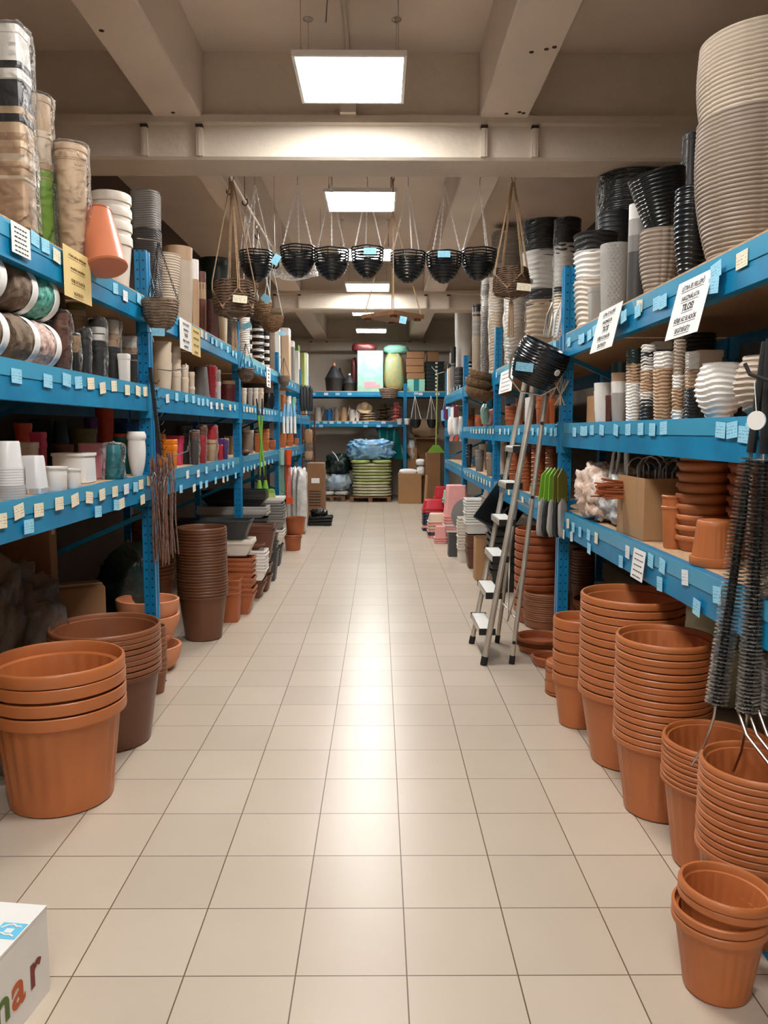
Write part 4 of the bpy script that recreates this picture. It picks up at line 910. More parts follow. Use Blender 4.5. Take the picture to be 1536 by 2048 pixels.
# ---- right rack, low shelf
o = blob('plastic_bag', .15, .22, .15, (1.24, 4.25, ZR['low']+.15), 'bag_pink', 12, .26, 4, 2.6, 80); tag(o, 'shiny clear bag of pinkish pots beside the right post', 'bag', 'clear bags on the right lower shelf')
o = blob('plastic_bag', .15, .2, .14, (1.30, 3.95, ZR['low']+.14), 'bag_clear', 15, .26, 4, 2.6, 80); tag(o, 'milky clear bag of white pots beside cardboard box', 'bag', 'clear bags on the right lower shelf')
t = thing('cardboard_box', 'open cardboard box of wire pot hangers on right lower shelf', 'box', (1.36, 3.58, ZR['low']), .02)
b = MB(); wx, wy, hz = .42, .36, .275
b.box(-wx/2, wx/2, -wy/2, -wy/2+.005, 0, hz); b.box(-wx/2, wx/2, wy/2-.005, wy/2, 0, hz); b.box(-wx/2, -wx/2+.005, -wy/2+.005, wy/2-.005, 0, hz); b.box(wx/2-.005, wx/2, -wy/2+.005, wy/2-.005, 0, hz); b.box(-wx/2, wx/2, -wy/2, wy/2, 0, .005)
b.build('carton_body', 'card', t, smooth=False)
b = MB(); b.box(-wx/2, wx/2, -wy/2+.001, -wy/2+.004, hz-.1, hz, Matrix.Translation((0, 0, 0))); b.build('folded_flap', 'card', t, smooth=False)
for i in range(12):
    b = MB(); x = random.uniform(-.17, .17); y = random.uniform(-.14, .14); hh = .06+random.random()*.06
    b.tube([(-.05, 0, -.12), (-.05, 0, hh-.03), (-.03, 0, hh), (0, 0, hh+.012), (.03, 0, hh), (.05, 0, hh-.03), (.05, 0, -.12)], .004, 6)
    o = b.build('wire_hanger', 'steel' if i % 3 else 'plastic_white', None, (1.36+x, 3.58+y, ZR['low']+hz-.03), (0, 0, random.uniform(-.4, .4)))
    tag(o, f'curved {"metal" if i%3 else "white"} pot hanger sticking out of the open cardboard box', 'hanger', f'{"metal" if i%3 else "white"} pot hangers in the open cardboard box')
for i, (xx, yy) in enumerate(((1.20, 4.02), (1.22, 3.86))):
    b = MB(); b.tube([(-.02, 0, 0), (-.02, 0, .12), (-.012, 0, .15), (.012, 0, .15), (.02, 0, .12), (.02, 0, 0)], .008, 8)
    b.build('loop_hanger', 'plastic_white', None, (xx, yy, ZR['low']+.24), (0, .15, .5+i)); tag(bpy.data.objects['loop_hanger' if i == 0 else 'loop_hanger.001'], f'white loop hanger poking up from the milky bag, {"farther" if i == 0 else "nearer"} one', 'hanger')
b = MB()
for i in range(34):
    a = Vector((random.uniform(-.035, .035), random.uniform(-.03, .03), random.uniform(-.035, .035))); b.tube([a, a+Vector((-.16+random.uniform(-.02, .02), random.uniform(-.03, .03), random.uniform(-.01, .035)))], .0045, 5)
tag(b.build('twig_bundle', 'terra_dark', None, (1.21, 3.70, ZR['low']+.2)), 'bundle of rust-brown sticks laid against the open cardboard box', 'sticks')
T('R', 'low', 1350, 1466, 1000, 902, [('terra', 22)]*8+[('terra', 34)], 'ridged pot', 'of tall leaning stack, right lower shelf', 'plain', s=.1, ratio=.8, rim=.02, seg=64)
T('R', 'low', 1452, 1560, 1000, 902, [('terra_dark', 22)]*8+[('terra_dark', 34)], 'pot', 'of dim stack behind the brushes', 'plain', s=.22, ratio=.8, rim=.02, seg=48)
T('R', 'low', 1322, 1372, 1015, 990, [('terra', 20), ('terra', 80)], 'fluted pot', 'of pair by leaning terracotta stack', 'fluted', s=.06, ratio=.72, rim=.014)
x, y, r, D = cyl_at(1378, 1478, 1110, XR, .02)
o = obj('plant_pot', pot_mesh(r, r*.74, .165, 'terra', 'fluted', 96, .035, .008), None, (x, y, ZR['low']+.165), (PI, 0, 0)); tag(o, 'terracotta fluted pot standing upside down on the right lower shelf', 'pot')
for i, (a, c, vt, n) in enumerate(((1040, 1062, 880, 12), (1062, 1092, 870, 12), (1090, 1112, 895, 9), (1018, 1040, 900, 6))):
    T('R', 'low', a, c, 930, vt, [('terra_dark' if i != 2 else 'terra_brown', 8)]*(n-1)+[('terra_dark' if i != 2 else 'terra_brown', 22)], 'pot', f'of {ordw(i)} tall stack behind ladder rails', 'plain', s=.03, ratio=.82, seg=32, rim=.012)
for i, (a, c, vt, n, m) in enumerate(((932, 944, 888, 5, 'charcoal'), (942, 954, 912, 2, 'grey_light'), (950, 968, 900, 3, 'grey'), (958, 976, 888, 2, 'offwhite'), (972, 990, 905, 2, 'taupe'), (1000, 1014, 870, 2, 'cream'))):
    T('R', 'low', a, c, vt+25, vt, [(m, 8)]*(n-1)+[(m, 30)], 'pot', f'of {ordw(i)} small stack, third bay right', 'plain', s=.03+.1*(i % 2), ratio=.8, seg=28)
# bags under the right lower shelf
o = blob('burlap_sack', .18, .25, .12, (1.42, 4.25, .62), 'bag_cream', 2, .3, 2.5); o.location.z = .62; o.location = (1.75, 4.15, .12+.38); tag(o, 'cream crumpled sack deep under the right lower shelf, upper one', 'sack')
o = blob('burlap_sack', .22, .28, .2, (1.75, 4.15, .19), 'bag_cream', 4, .3, 2.5); tag(o, 'cream crumpled sack deep under the right lower shelf, lower one', 'sack')
# ================================================================== LADDER
t = thing('step_ladder', 'tall narrow aluminium step ladder with white treads standing by the right rack', 'ladder', (.74, 5.04, 0))
B0 = Vector((.74, 5.04, 0))
FA, FB = Vector((.637, 5.285, 0))-B0, Vector((.654, 4.787, 0))-B0
TA, TB = Vector((.955, 5.17, 1.80))-B0, Vector((.968, 4.87, 1.79))-B0
RC, RD = Vector((.817, 5.31, 0))-B0, Vector((.833, 4.807, 0))-B0
TC, TD = Vector((1.0, 5.17, 1.78))-B0, Vector((1.03, 4.87, 1.75))-B0
def lerp(a, b, f): return a+(b-a)*f
for nm, a, c, r in (('front_rail', FA, TA, .017), ('front_rail', FB, TB, .019), ('rear_leg', RC, TC, .014), ('rear_leg', RD, TD, .015)):
    b = MB(); d = (c-a).normalized(); b.tube([a+d*.04, c], r, 14); p = b.build(nm, 'alu', t)
    b = MB(); b.tube([a+Vector((0, 0, .002)), a+d*.055], r+.003, 12); b.build('rubber_foot', 'rubber', p)
b = MB(); b.tube([TA, TA+Vector((.02, -.01, .035)), lerp(TA, TB, .5)+Vector((.03, 0, .05)), TB+Vector((.02, .01, .035)), TB], .014, 10); b.build('top_bow', 'alu', t)
for i in range(6):
    z = .215+.228*i; f = z/1.8
    a, c = lerp(FA, TA, f), lerp(FB, TB, f)
    b = MB(); w_ = .085 if i < 5 else .1
    y0, y1 = c.y+.012, a.y-.012; x = (a.x+c.x)/2
    b.prism([(x-.055, z-.002), (x-.05, z+.006), (x+.04, z+.006), (x+.045, z-.002), (x+.045, z-.028), (x+.038, z-.028), (x+.038, z-.004), (x-.048, z-.004), (x-.048, z-.03), (x-.055, z-.03)], y0, y1, 'y')
    s = b.build('tread', 'alu', t, smooth=False)
    b = MB(); b.box(x-.05, x+.038, y0+.006, y1-.006, z+.006, z+.008); b.build('white_step_pad', 'plastic_white', s, smooth=False)
    for ya, yb in ((y0-.004, y0+.008), (y1-.008, y1+.004)): b = MB(); b.box(x-.057, x+.046, ya, yb, z-.03, z+.010); b.build('end_cap', 'rubber', s, smooth=False)
b = MB(); z = 1.6; x = .98-B0.x
b.box(x-.035, x-.03, -.12, .09, z-.14, z+.07); b.build('upright_platform', 'plastic_white', t, (0, 0, 0), (0, 0, 0), smooth=False)
for f in (.16, .56):
    b = MB(); b.tube([lerp(RC, TC, f), lerp(RD, TD, f)], .007, 8); b.build('rear_stretcher', 'alu', t)
b = MB(); b.tube([lerp(RC, TC, .38), lerp(RC, RD, .55)+Vector((.015, 0, .22)), lerp(RD, TD, .36)], .006, 6); b.build('folding_brace', 'alu', t)
for z, f in ((.0, .08), (0, .6), (0, .86)):
    b = MB(); p = lerp(RD, TD, f); b.tube([p+Vector((-.005, -.02, 0)), p+Vector((.0, .012, 0))], .011, 10); b.build('bolt_cap', 'rubber', t)

# ================================================================== HANGING THINGS
def chain(b, p, q, r=.0028, n=None):
    p, q = Vector(p), Vector(q); L = (q-p).length; n = n or int(L/.017); d = (q-p)/n; e = d.orthogonal().normalized()
    for i in range(n):
        c = p+d*(i+.5); s = (e if i % 2 else d.normalized().cross(e))*.0045; h = d*.55
        b.tube([c-h, c-h*.5+s, c+h*.5+s, c+h, c+h*.5-s, c-h*.5-s], .0019, 4, closed=True)
def hang_basket(x, y, zr, r, h, ztop, label, group, m='black', coil=True, solid=False, chm='plastic_white', hook=True, name='hanging_basket', rz=0):
    t = thing(name, label, 'hanging basket', (x, y, zr), rz, group)
    b = MB()
    N = 11
    def rad(s): return r*(1-(1-s)**2.6)**.6+.006
    if not solid:
        for i in range(N):
            s = 1-i/(N-1)*.97; rr = rad(s); z = -h*(1-s)
            th_ = .006 if i < 5 else .0085
            b.tube([(rr*math.cos(a/28*2*PI), rr*math.sin(a/28*2*PI), z+.002*math.sin(a*1.3+i)) for a in range(28)], th_, 6, closed=True)
        for j in range(8):
            a = 2*PI*j/8; b.tube([(rad(1-k/8*.97)*math.cos(a)*.97, rad(1-k/8*.97)*math.sin(a)*.97, -h*k/8*.97) for k in range(9)], .003, 5)
        b.lathe([(0, -h), (r*.35, -h*.98), (rad(.3), -h*.72), (rad(.55), -h*.5)], 28)
        b.build('woven_bowl', m, t)
    else:
        pr = [(0, -h)]
        for i in range(1, 40): s = i/39; pr.append((r*math.sin(PI/2*s)**.8, -h*math.cos(PI/2*s)))
        pr += [(r-.008, 0), (r-.02, -h*.4), (0, -h*.9)]
        def md(t_, z, r_): return (r_+.0035*math.sin(z*420+1.2*math.sin(3*t_)+.6*math.sin(7*t_)), z) if r_ > .02 else (r_, z)
        b.lathe(pr, 56, md); b.build('woven_bowl', m, t)
    ap = (0, 0, ztop-zr)
    for j in range(3):
        a = 2*PI*j/3+.5; c = MB(); chain(c, (r*math.cos(a), r*math.sin(a), 0), ap); c.build('chain', chm, t)
    if not hook:
        c = MB(); c.tube([(0, 0, ap[2]-.01), (0, 0, ap[2]+.01), (XL-x-.02, 0, ap[2]+.02)], .003, 6); c.build('hook', 'steel', t)
    if hook:
        c = MB(); c.tube([(0, 0, ap[2]-.005), (0, 0, ap[2]+.05), (.012, 0, ap[2]+.062), (.018, 0, ap[2]+.085), (.004, 0, ap[2]+.105), (-.012, 0, ap[2]+.098), (-.014, 0, ap[2]+.08)], .003, 6); c.build('hook', 'steel', t)
    return t
ZR_ = 3.352
b = MB(); b.tube([(-1.3, 5.95, ZR_), (.8, 5.95, ZR_)], .012, 10)
for x in (-1.29, .79): b.box(x-.015, x+.015, 5.93, 5.97, ZR_, 3.447)
tag(b.build('hanging_rail', 'steel'), 'thin steel rail behind the front beam from which black baskets hang', 'rail')
bk = [(512, 505), (596, 496), (663, 502), (735, 498), (816, 507), (888, 508), (958, 502)]
bw = ['leftmost', 'second from left', 'third from left', 'middle', 'third from right', 'second from right', 'rightmost']
for i, (u, v) in enumerate(bk):
    p = ony(u, v, 5.95); zt = 3.24 if i else 3.24
    hang_basket(p.x, 5.95, p.z, .122 if i not in (0, 3) else .112, .205, zt, f'{bw[i]} of seven black coiled baskets hanging on white chains', 'row of seven black hanging baskets', 'black_gloss', rz=i*1.1)
# macrame baskets
def macrame(x, y, zb, zt, r, zap, ztas, label, pole=False):
    t = thing('macrame_basket', label, 'hanging basket', (x, y, zb), .4)
    b = MB(); h = zt-zb
    for i in range(12):
        z = h*i/11; rr = r*(.72+.28*math.sin(PI*(.25+.6*i/11)))
        for q in (0, 1): b.tube([((rr+.006*math.sin(a*PI/2+q*PI))*math.cos(a/32*2*PI), (rr+.006*math.sin(a*PI/2+q*PI))*math.sin(a/32*2*PI), z+q*.006+.003*math.sin(a*2.1+i)) for a in range(32)], .0058, 5, closed=True)
    b.lathe([(0, .0), (r*.7, .0)], 32); b.lathe([(0, .004), (r*.7, .004)], 32)
    b.build('wicker_bowl', 'wicker_dark', t)
    for j in range(4):
        a = 2*PI*j/4; c = MB(); d = Vector((math.cos(a), math.sin(a), 0))
        for e in (-.006, .006):
            o_ = Vector((-d.y, d.x, 0))*e
            c.tube([d*(r+.012)+o_+Vector((0, 0, h*.75)), d*(r+.010)+o_+Vector((0, 0, h)), d*.01+o_*.5+Vector((0, 0, zap-zb))], .004, 6)
            s_ = 1 if e > 0 else -1; a2 = a+s_*PI/4; d2 = Vector((math.cos(a2), math.sin(a2), 0))
            c.tube([d*(r+.012)+Vector((0, 0, h*.75)), d2*(r+.01)+Vector((0, 0, h*.15)), d2*r*.6+Vector((0, 0, -.015)), Vector((0, 0, -.04))], .004, 6)
        c.build('rope', 'rope', t)
    c = MB()
    for j in range(9):
        a = j*.7; c.tube([(0, 0, -.03), (.014*math.cos(a), .014*math.sin(a), -.06), (.022*math.cos(a), .022*math.sin(a), ztas-zb)], .003, 5)
    c.build('tassel', 'rope', t)
    c = MB(); c.tube([(0, 0, zap-zb-.02), (.02, 0, zap-zb+.05), (0, 0, zap-zb+.10), (-.02, 0, zap-zb+.05)], .005, 6, closed=True); c.build('hanging_loop', 'rope', t)
    c = MB(); c.tube([(r+.022, -.03, h*.55), (r+.026, -.03, h*.55)], .022, 20); c.build('round_card_tag', 'paper', t)
macrame(-1.04, 5.75, 2.285, 2.505, .142, 3.2, 2.03, 'wicker basket in rope hanger with tassel, hung left of the black baskets')
macrame(.945, 5.75, 2.43, 2.60, .125, 3.2, 2.13, 'wicker basket in rope hanger with tassel, hung right of the black baskets')
# rods on the left
for i, x in enumerate((-1.16, -1.09)):
    b = MB(); b.tube([(x, 5.7, 3.30), (x, 8.3, 3.30)], .013, 10); tag(b.build('hanging_rod', 'offwhite'), f'{["outer", "inner"][i]} white tube of the twin rods running above the left rack', 'rod', 'twin white rods above the left rack')
for i, (x, y) in enumerate(((-1.16, 6.3), (-1.09, 6.6), (-1.16, 7.7))):
    b = MB(); b.tube([(x, y, 3.29), (x, y, ZC)], .003, 6); b.tube([(x-.02, y, 3.285), (x, y, 3.27), (x+.02, y, 3.285), (x+.02, y, 3.32), (x-.02, y, 3.32)], .005, 6, closed=True)
    tag(b.build('rod_hanger', 'rubber'), f'{["nearest", "second", "farthest"][i]} dark wire hanger holding the twin white rods to the ceiling', 'hanger', 'wire hangers of the twin rods')
b = MB()
for i in range(5): a = i*1.2; b.tube([(-.02*i, .01*i, 0), (-.02*i+.03, .01, -.03), (-.02*i+.03*math.cos(a), .02, -.10), (-.02*i, .03, -.12)], .009, 6)
tag(b.build('hook_cluster', 'rubber', None, (-.93, 7.2, 3.02)), 'cluster of dark hooks hanging near the far end of twin rods', 'hooks')
b = MB(); b.tube([(0, 0, 0), (0, 0, .83)], .003, 5); tag(b.build('wire', 'steel', None, (-.93, 7.2, 3.04)), 'thin wire carrying the dark hook cluster from the ceiling', 'wire')
# swing tray
t = thing('swing_tray', 'square wooden hanging tray on four ropes below the second light panel', 'hanging shelf', (.10, 5.95, 2.285), .80)
b = MB(); b.box(-.165, .165, -.165, .165, 0, .028); b.build('wooden_board', 'wood', t, smooth=False)
for sx in (-1, 1):
    for sy in (-1, 1):
        b = MB(); b.box(sx*.13-.018, sx*.13+.018, sy*.13-.018, sy*.13+.018, -.018, 0); b.build('foot', 'wood', t, smooth=False)
        b = MB(); b.tube([(sx*.15, sy*.15, .02), (0, 0, .76), (0, 0, 1.0)], .0045, 6); b.build('rope', 'rope', t)
b = MB(); b.tube([(0, .006, .96), (.012, 0, 1.0), (0, 0, 1.06), (-.012, 0, 1.0)], .005, 6, closed=True); b.build('hanging_loop', 'rope', t)
# coco and grey half baskets
for u, v, Y, r, h, zt, lab, m in ((505, 563, 6.6, .10, .13, 3.0, 'small straw half basket on chains behind the left rope-hung basket', 'coco'),
                           (521, 605, 7.3, .115, .17, 3.15, 'straw-coloured half basket on white chains, left of the aisle', 'coco'),
                           (543, 632, 8.1, .125, .16, 3.25, 'farthest straw half basket on white chains, left of aisle', 'coco')):
    p = ony(u, v, Y); zt = 3.19; hang_basket(-1.09, Y, p.z, r, h, zt, lab, 'straw half baskets on chains', m, solid=True)
p = ony(320, 600, 4.30); hang_basket(p.x, 4.30, p.z, .098, .165, p.z+.30, 'grey roped half basket hanging in front of the left blue post', None, 'wicker', solid=True, chm='rubber', hook=False)
p = ony(492, 737, 7.1); hang_basket(p.x, 7.1, p.z, .075, .12, p.z+.22, 'small grey half basket hung at the second left post', None, 'wicker', solid=True, chm='rubber', hook=False)
p = ony(568, 752, 9.9); hang_basket(p.x, 9.9, p.z, .075, .13, p.z+.22, 'small grey half basket hung at the third left post', None, 'wicker', solid=True, chm='rubber', hook=False)
for i, (u, v, r, dz) in enumerate(((962, 772, .155, 0), (957, 752, .15, .09), (961, 732, .13, .17))):
    p = ony(962, 778, 7.85); b = MB(); pr = [(0, -.12)]
    for k in range(1, 20): s = k/19; pr.append((r*math.sin(PI/2*s)**.8, -.12*math.cos(PI/2*s)))
    pr += [(r-.01, -.002), (0, -.10)]
    o = (b.lathe(pr, 40), b.build('coco_liner', 'coco', None, (p.x-(.0, .01, -.01)[i], 7.85, p.z+dz), (.1, .22, 0)))[1]
    tag(o, f'{["lowest", "middle", "uppermost"][i]} of three nested coconut-fibre bowls hanging at second right post', 'basket liner', 'nested coconut-fibre bowls')
b = MB(); p = ony(962, 778, 7.85)
for q in (-.12, .12): b.tube([(p.x+q, 7.85, p.z+.02), (p.x+.03, 7.85, p.z+.52)], .002, 5)
tag(b.build('wire', 'steel'), 'thin wires holding the nested coconut-fibre bowls', 'wire')
# big black ribbed planter at the right post
t = thing('hanging_planter', 'big glossy black ribbed planter hung tilted above the ladder at right post', 'planter', (.945, 4.70, 1.86), (.25, .42, 0))
b = MB(); pr = [(0, -.13), (.09, -.13)]
for k in range(50): s = k/49; pr.append((.10+.058*math.sin(PI*(.08+.62*s)), -.13+.24*s))
pr += [(.138, .108), (.13, .09), (.09, -.11), (0, -.11)]
def md(t_, z, r_): return (r_+.0019*math.sin(z*380+1.4*math.sin(2*t_)+.5*math.sin(5*t_)), z) if r_ > .1 and z < .1 else (r_, z)
b.lathe(pr, 72, md); b.build('ribbed_body', 'black_gloss', t)
b = MB(); b.tube([(.158*math.cos(a), .158*math.sin(a)*.2, -.165+.31*abs(math.sin(a))**1.0*0+.0) for a in (0,)]+[(.158, 0, .02), (.165, 0, -.08), (.10, 0, -.17), (-.02, 0, -.20), (-.12, 0, -.15), (-.162, 0, -.05), (-.158, 0, .03)], .006, 6); b.build('wire_bail', 'steel', t)
b = MB(); b.tube([(.1, -.118, -.0), (.106, -.124, .0)], .019, 20); b.build('round_sticker', 'paper', t)
b = MB(); b.tube([(.10, .0, .10), (.09, 0, .2), (.13, 0, .27)], .003, 6); b.build('hook', 'steel', t)
for i, (u, v, Y, rr) in enumerate(((1078, 665, 4.95, .3), (1098, 662, 4.9, -.1))):
    p = ony(u, v, Y); b = MB(); b.tube([(-.012, 0, -.06), (-.016, 0, .06), (0, 0, .14), (.014, 0, .06), (.012, 0, -.06)], .009, 8); o = b.build('hand_tool', 'plastic_white' if i else 'steel', None, (p.x+.03, Y, p.z+.02), (0, .15, rr))
    o.location.y = 4.83
    tag(o, f'{["grey steel", "white"][i]} loop-shaped hand tool hung above the black tilted planter', 'garden tool')
# packs of tools at the right post
for i in range(5):
    t = thing('tool_pack', f'carded grey glove-like garden tool with green header, {ordw(i)} from aisle, right post', 'garden tool', (1.0+.022*i, 4.72-.02*i, 1.06), (0, .12-.04*i, .5+.05*i), 'carded garden tools on the right post')
    b = MB(); b.box(-.045, .045, -.003, .003, -.02, .13); b.prism([(-.045, .13), (.045, .13), (.0, .18)], -.003, .003, 'y'); b.build('header_card', 'lime' if i < 3 else 'olive', t, smooth=False)
    blob('glove', .04, .012, .12, (0, 0, -.12), 'grey_light' if i % 2 == 0 else 'charcoal', i, .2, 3, 3, 20, parent=t)
# raffia
b = MB(); p = ony(1126, 790, 4.7)
for i in range(9):
    a = random.uniform(0, 6); b.tube([(0, 0, 0), (.03*math.cos(a), -.01, .05), (.045*math.cos(a+.4), -.015, .08+.02*random.random()), (.02*math.cos(a+.8), -.01, .03), (0, 0, 0), (.04*math.cos(a+2), -.01, -.06)], .0018, 4)
tag(b.build('raffia_bow', 'straw', None, (p.x-.01, 4.72, p.z)), 'loose raffia bow tied to the right blue post', 'string')
# rust stakes at the left post
for i in range(26):
    b = MB() if i < 4 else None
    if b:
        pts = []; L = .56
        for k in range(30): s = k/29; tw = .007*math.sin(PI*min(1, max(0, (s-.1)/.15))) if s < .3 else 0; pts.append((tw*math.cos(s*120)+.003*math.sin(s*9+i), tw*math.sin(s*120), -L*s))
        b.tube(pts, .0045, 5); sm_ = mk('stake', b.v, b.f, 'rust'); 
        if i == 0: SM = []
        SM.append(sm_)
    o = obj('garden_stake', SM[i % 4], None, (-1.19+random.uniform(-.055, .06), 4.30+random.uniform(-.05, .05), 1.32+random.uniform(-.05, .02)), (random.uniform(-.03, .06), random.uniform(-.04, .06), random.uniform(0, 6)))
    tag(o, 'thin rusty twisted metal garden stake in the bundle hanging at the left post', 'stake', 'rusty stakes bundled at the left post')
b = MB()
for i in range(9): b.tube([(-.02, -.01, -.045*i), (.012, -.03, -.045*i-.01), (.02, 0, -.045*i+.01)], .0025, 5)
b.box(-.03, -.012, -.012, .012, -.4, .08); tag(b.build('loop_rack', 'rubber', None, (-1.215, 4.33, 1.72), (0, -.09, 0)), 'narrow black display strip with wire loops on the left post', 'rack')
b = MB(); b.tube([(-1.25, 4.5, 1.30), (-1.2, 4.62, 1.31), (-1.19, 4.9, 1.33), (-1.2, 4.95, 1.36)], .004, 6); tag(b.build('display_hook', 'steel'), 'bent steel display hook beside the rusty stakes', 'hook')
b = MB(); b.tube([(-1.25, 4.5, 1.80), (-1.2, 4.62, 1.80), (-1.19, 4.9, 1.84), (-1.2, 4.95, 1.87)], .004, 6); tag(b.build('display_hook', 'steel'), 'bent steel display hook on the left post at middle shelf', 'hook')
for i, (z, dy) in enumerate(((2.32, 0), (2.26, .03), (2.2, -.02))):
    b = MB(); b.tube([(0, 0, 0), (.02, .01, -.1), (-.01, .02, -.18), (.015, 0, -.26)], .0025, 5); tag(b.build('plastic_strap', ('lightblue', 'rubber', 'bag_clear')[i], None, (-1.25, 4.40+dy, z)), f'{["light blue", "black", "clear"][i]} plastic strap dangling from the left post', 'strap')

# ================================================================== TWO GREEN BROOMS AND OTHER HANGING TOOLS
for i, (x, dx) in enumerate(((-1.16, -.02), (-1.10, .075))):
    t = thing('broom', f'{["left", "right"][i]} lime green broom hanging head down past the second left post', 'broom', (x, 7.6, .86), 0, 'pair of lime green brooms')
    b = MB(); b.tube([(0, 0, .12), (-dx*.8+.02*(1-i), 0, .74)], .011, 10); b.build('handle', 'lime', t)
    b = MB(); b.tube([(0, 0, .10), (-.0, 0, .26)], .013, 10); b.build('grip', 'charcoal', t)
    b = MB(); b.tube([(-dx*.8+.02*(1-i), 0, .74), (-dx+.02*(1-i), 0, .9)], .012, 10, r2_=.007); b.build('end_grip', 'charcoal', t)
    b = MB(); b.tube([(0, 0, .12), (0, 0, .03)], .014, 8, r2_=.03); b.prism([(-.09, 0), (.09, 0), (.075, .03), (-.075, .03)], -.03, .03, 'y'); b.build('brush_head', 'lime', t)
    b = MB(); b.prism([(-.085, 0), (.085, 0), (.095, -.05), (-.095, -.05)], -.028, .028, 'y'); b.build('bristle_block', 'bag_green', t)
for i in range(4):
    t = thing('hand_brush', f'{ordw(i)} from left of four white-handled tools under blue film, left rack', 'brush', (-1.17+.045*i, 9.7, 1.42), (0, .0, 0), 'four white-handled tools')
    b = MB(); b.tube([(0, 0, 0), (0, 0, .21)], .017, 10); b.build('handle', 'plastic_white', t)
    b = MB(); b.tube([(0, 0, .21), (-.01*(i-1.5), 0, .36)], .022, 8, r2_=.01); b.build('blue_film', 'lightblue', t)
for i, (x, m, w_) in enumerate(((-1.19, 'mint_pack', 'pale blue'), (-1.11, 'redorange', 'orange-red'))):
    t = thing('cord_hank', f'{w_} hank of cord hanging below the white-handled tools', 'cord', (x, 9.6, .62), 0)
    b = MB()
    for k in range(5): b.tube([(-.03+.015*k, 0, 0), (-.035+.014*k, .01, .4), (0, 0, .56), (.03, 0, .6)], .005, 5)
    b.tube([(0, 0, .42), (.0, 0, .60)], .035, 10, r2_=.045); b.build('cords', m, t)
    b = MB(); b.box(-.05, .05, -.012, .012, -.06, .02); b.build('handle', m, t)
for i in range(4):
    o = blob('work_glove', .03, .03, .19, (-1.17+.045*i, 12.0, 1.93), 'charcoal', i, .25, 3, 3, 18); tag(o, f'{ordw(i)} of four dark gloves hanging at the end of the left rack', 'glove', 'dark gloves at the end of the left rack')
    b = MB(); b.tube([(-1.17+.045*i, 12.0, 2.1), (-1.25, 12.02, 2.14)], .003, 5); b.build('hook', 'steel', None); h_ = bpy.data.objects[-1] if False else None
for q in [o for o in COL.objects if o.name.startswith('hook') and o.parent is None]: tag(q, 'short steel hook holding a dark glove on the left rack', 'hook', 'glove hooks on the left rack')
b = MB()
for x in (-1.18, -.99):
    b.tube([(x*1.09, 13.2, 0), (x*1.09, 13.2, 1.72)], .013, 8)
for z in (.4, .95, 1.25, 1.72): b.tube([(-1.286, 13.2, z), (-1.08, 13.2, z)], .01, 8)
tag(b.build('display_stand', 'maroon'), 'dark brown metal display stand at the far end of left rack', 'stand')
for i, (z, m, w_) in enumerate(((1.3, 'card', 'tan'), (1.0, 'tan', 'black and tan'), (.97+.16, 'wicker', 'striped'))):
    o = blob('packaged_item', .07, .03, .12 if i == 0 else .1, (-1.18, 13.17, z+.05-.0), m, i, .2); tag(o, f'{w_} packaged item hanging {["high", "low", "midway"][i]} in the dark display stand', 'package')

# ================================================================== NEAR RIGHT: LONG DUCT BRUSHES
def bristle_brush(p, q, r, label):
    L = (q-p).length; x = p.x; t = thing('bristle_brush', label, 'brush', p, 0, 'long dark bristle brushes'); t.rotation_euler = (p-q).to_track_quat('Z', 'Y').to_euler()
    b = MB(); b.tube([(0, 0, .16), (0, 0, -L)], .006, 8); b.build('twisted_wire', 'steel', t)
    b = MB(); b.tube([(0, 0, -.004), (0, 0, -L+.004)], .012, 14); b.build('dense_core', 'charcoal', t)
    vs = []; fs = []; rnd = random.Random(int(x*1000))
    N = int(L/.0115)
    for i in range(N):
        z0 = -L*i/N
        for j in range(210):
            a = rnd.uniform(0, 2*PI); z = z0+rnd.uniform(-.0012, .0012); rr = r*rnd.uniform(.88, 1.03); dz = rr*.08+rnd.uniform(-.0022, .0022)
            c, s = math.cos(a), math.sin(a); w_ = .0016
            k = len(vs); vs += [(c*.005-s*w_, s*.005+c*w_, z), (c*.005+s*w_, s*.005-c*w_, z), (c*rr+s*w_*.6, s*rr-c*w_*.6, z+dz), (c*rr-s*w_*.6, s*rr+c*w_*.6, z+dz)]; fs.append((k, k+1, k+2, k+3))
    o = obj('bristles', mk('bristles', vs, fs, 'bristle', False), t); o['kind'] = 'stuff'
    b = MB(); b.tube([(0, 0, .02), (0, 0, .34)], .013, 10); b.build('black_handle', 'rubber', t)
    b = MB(); b.tube([(0, 0, -L), (.0, 0, -L-.03), (.02, 0, -L-.12), (.06, -.0, -L-.2)], .004, 6); b.build('steel_tail', 'steel', t)
bristle_brush(ony(1500, 919, 2.28), ony(1431, 1414, 2.25), .033, 'leftmost of three long dark grey bristle brushes hanging at the right edge')
bristle_brush(ony(1526, 922, 2.22), ony(1494, 1429, 2.22), .033, 'middle of three long dark grey bristle brushes hanging at the right edge')
bristle_brush(ony(1556, 926, 2.22), ony(1545, 1436, 2.22), .033, 'rightmost of three long dark grey bristle brushes hanging at the right edge')
b = MB(); p = onx(1490, 728, 1.03); b.tube([(p.x, p.y, p.z), (p.x+.006, p.y-.02, p.z-.03), (p.x+.05, p.y-.1, p.z-.062), (XR+.01, p.y-.2, p.z-.1)], .0055, 8)
tag(b.build('display_hook', 'rubber'), 'black bent display hook above the dark bristle brushes', 'hook')
b = MB(); p = onx(1512, 841, 1.03); b.tube([(p.x, p.y, p.z), (p.x+.004, p.y+.003, p.z)], .026, 28); tag(b.build('round_label', 'paper'), 'round white card label dangling over the bristle brushes', 'label')
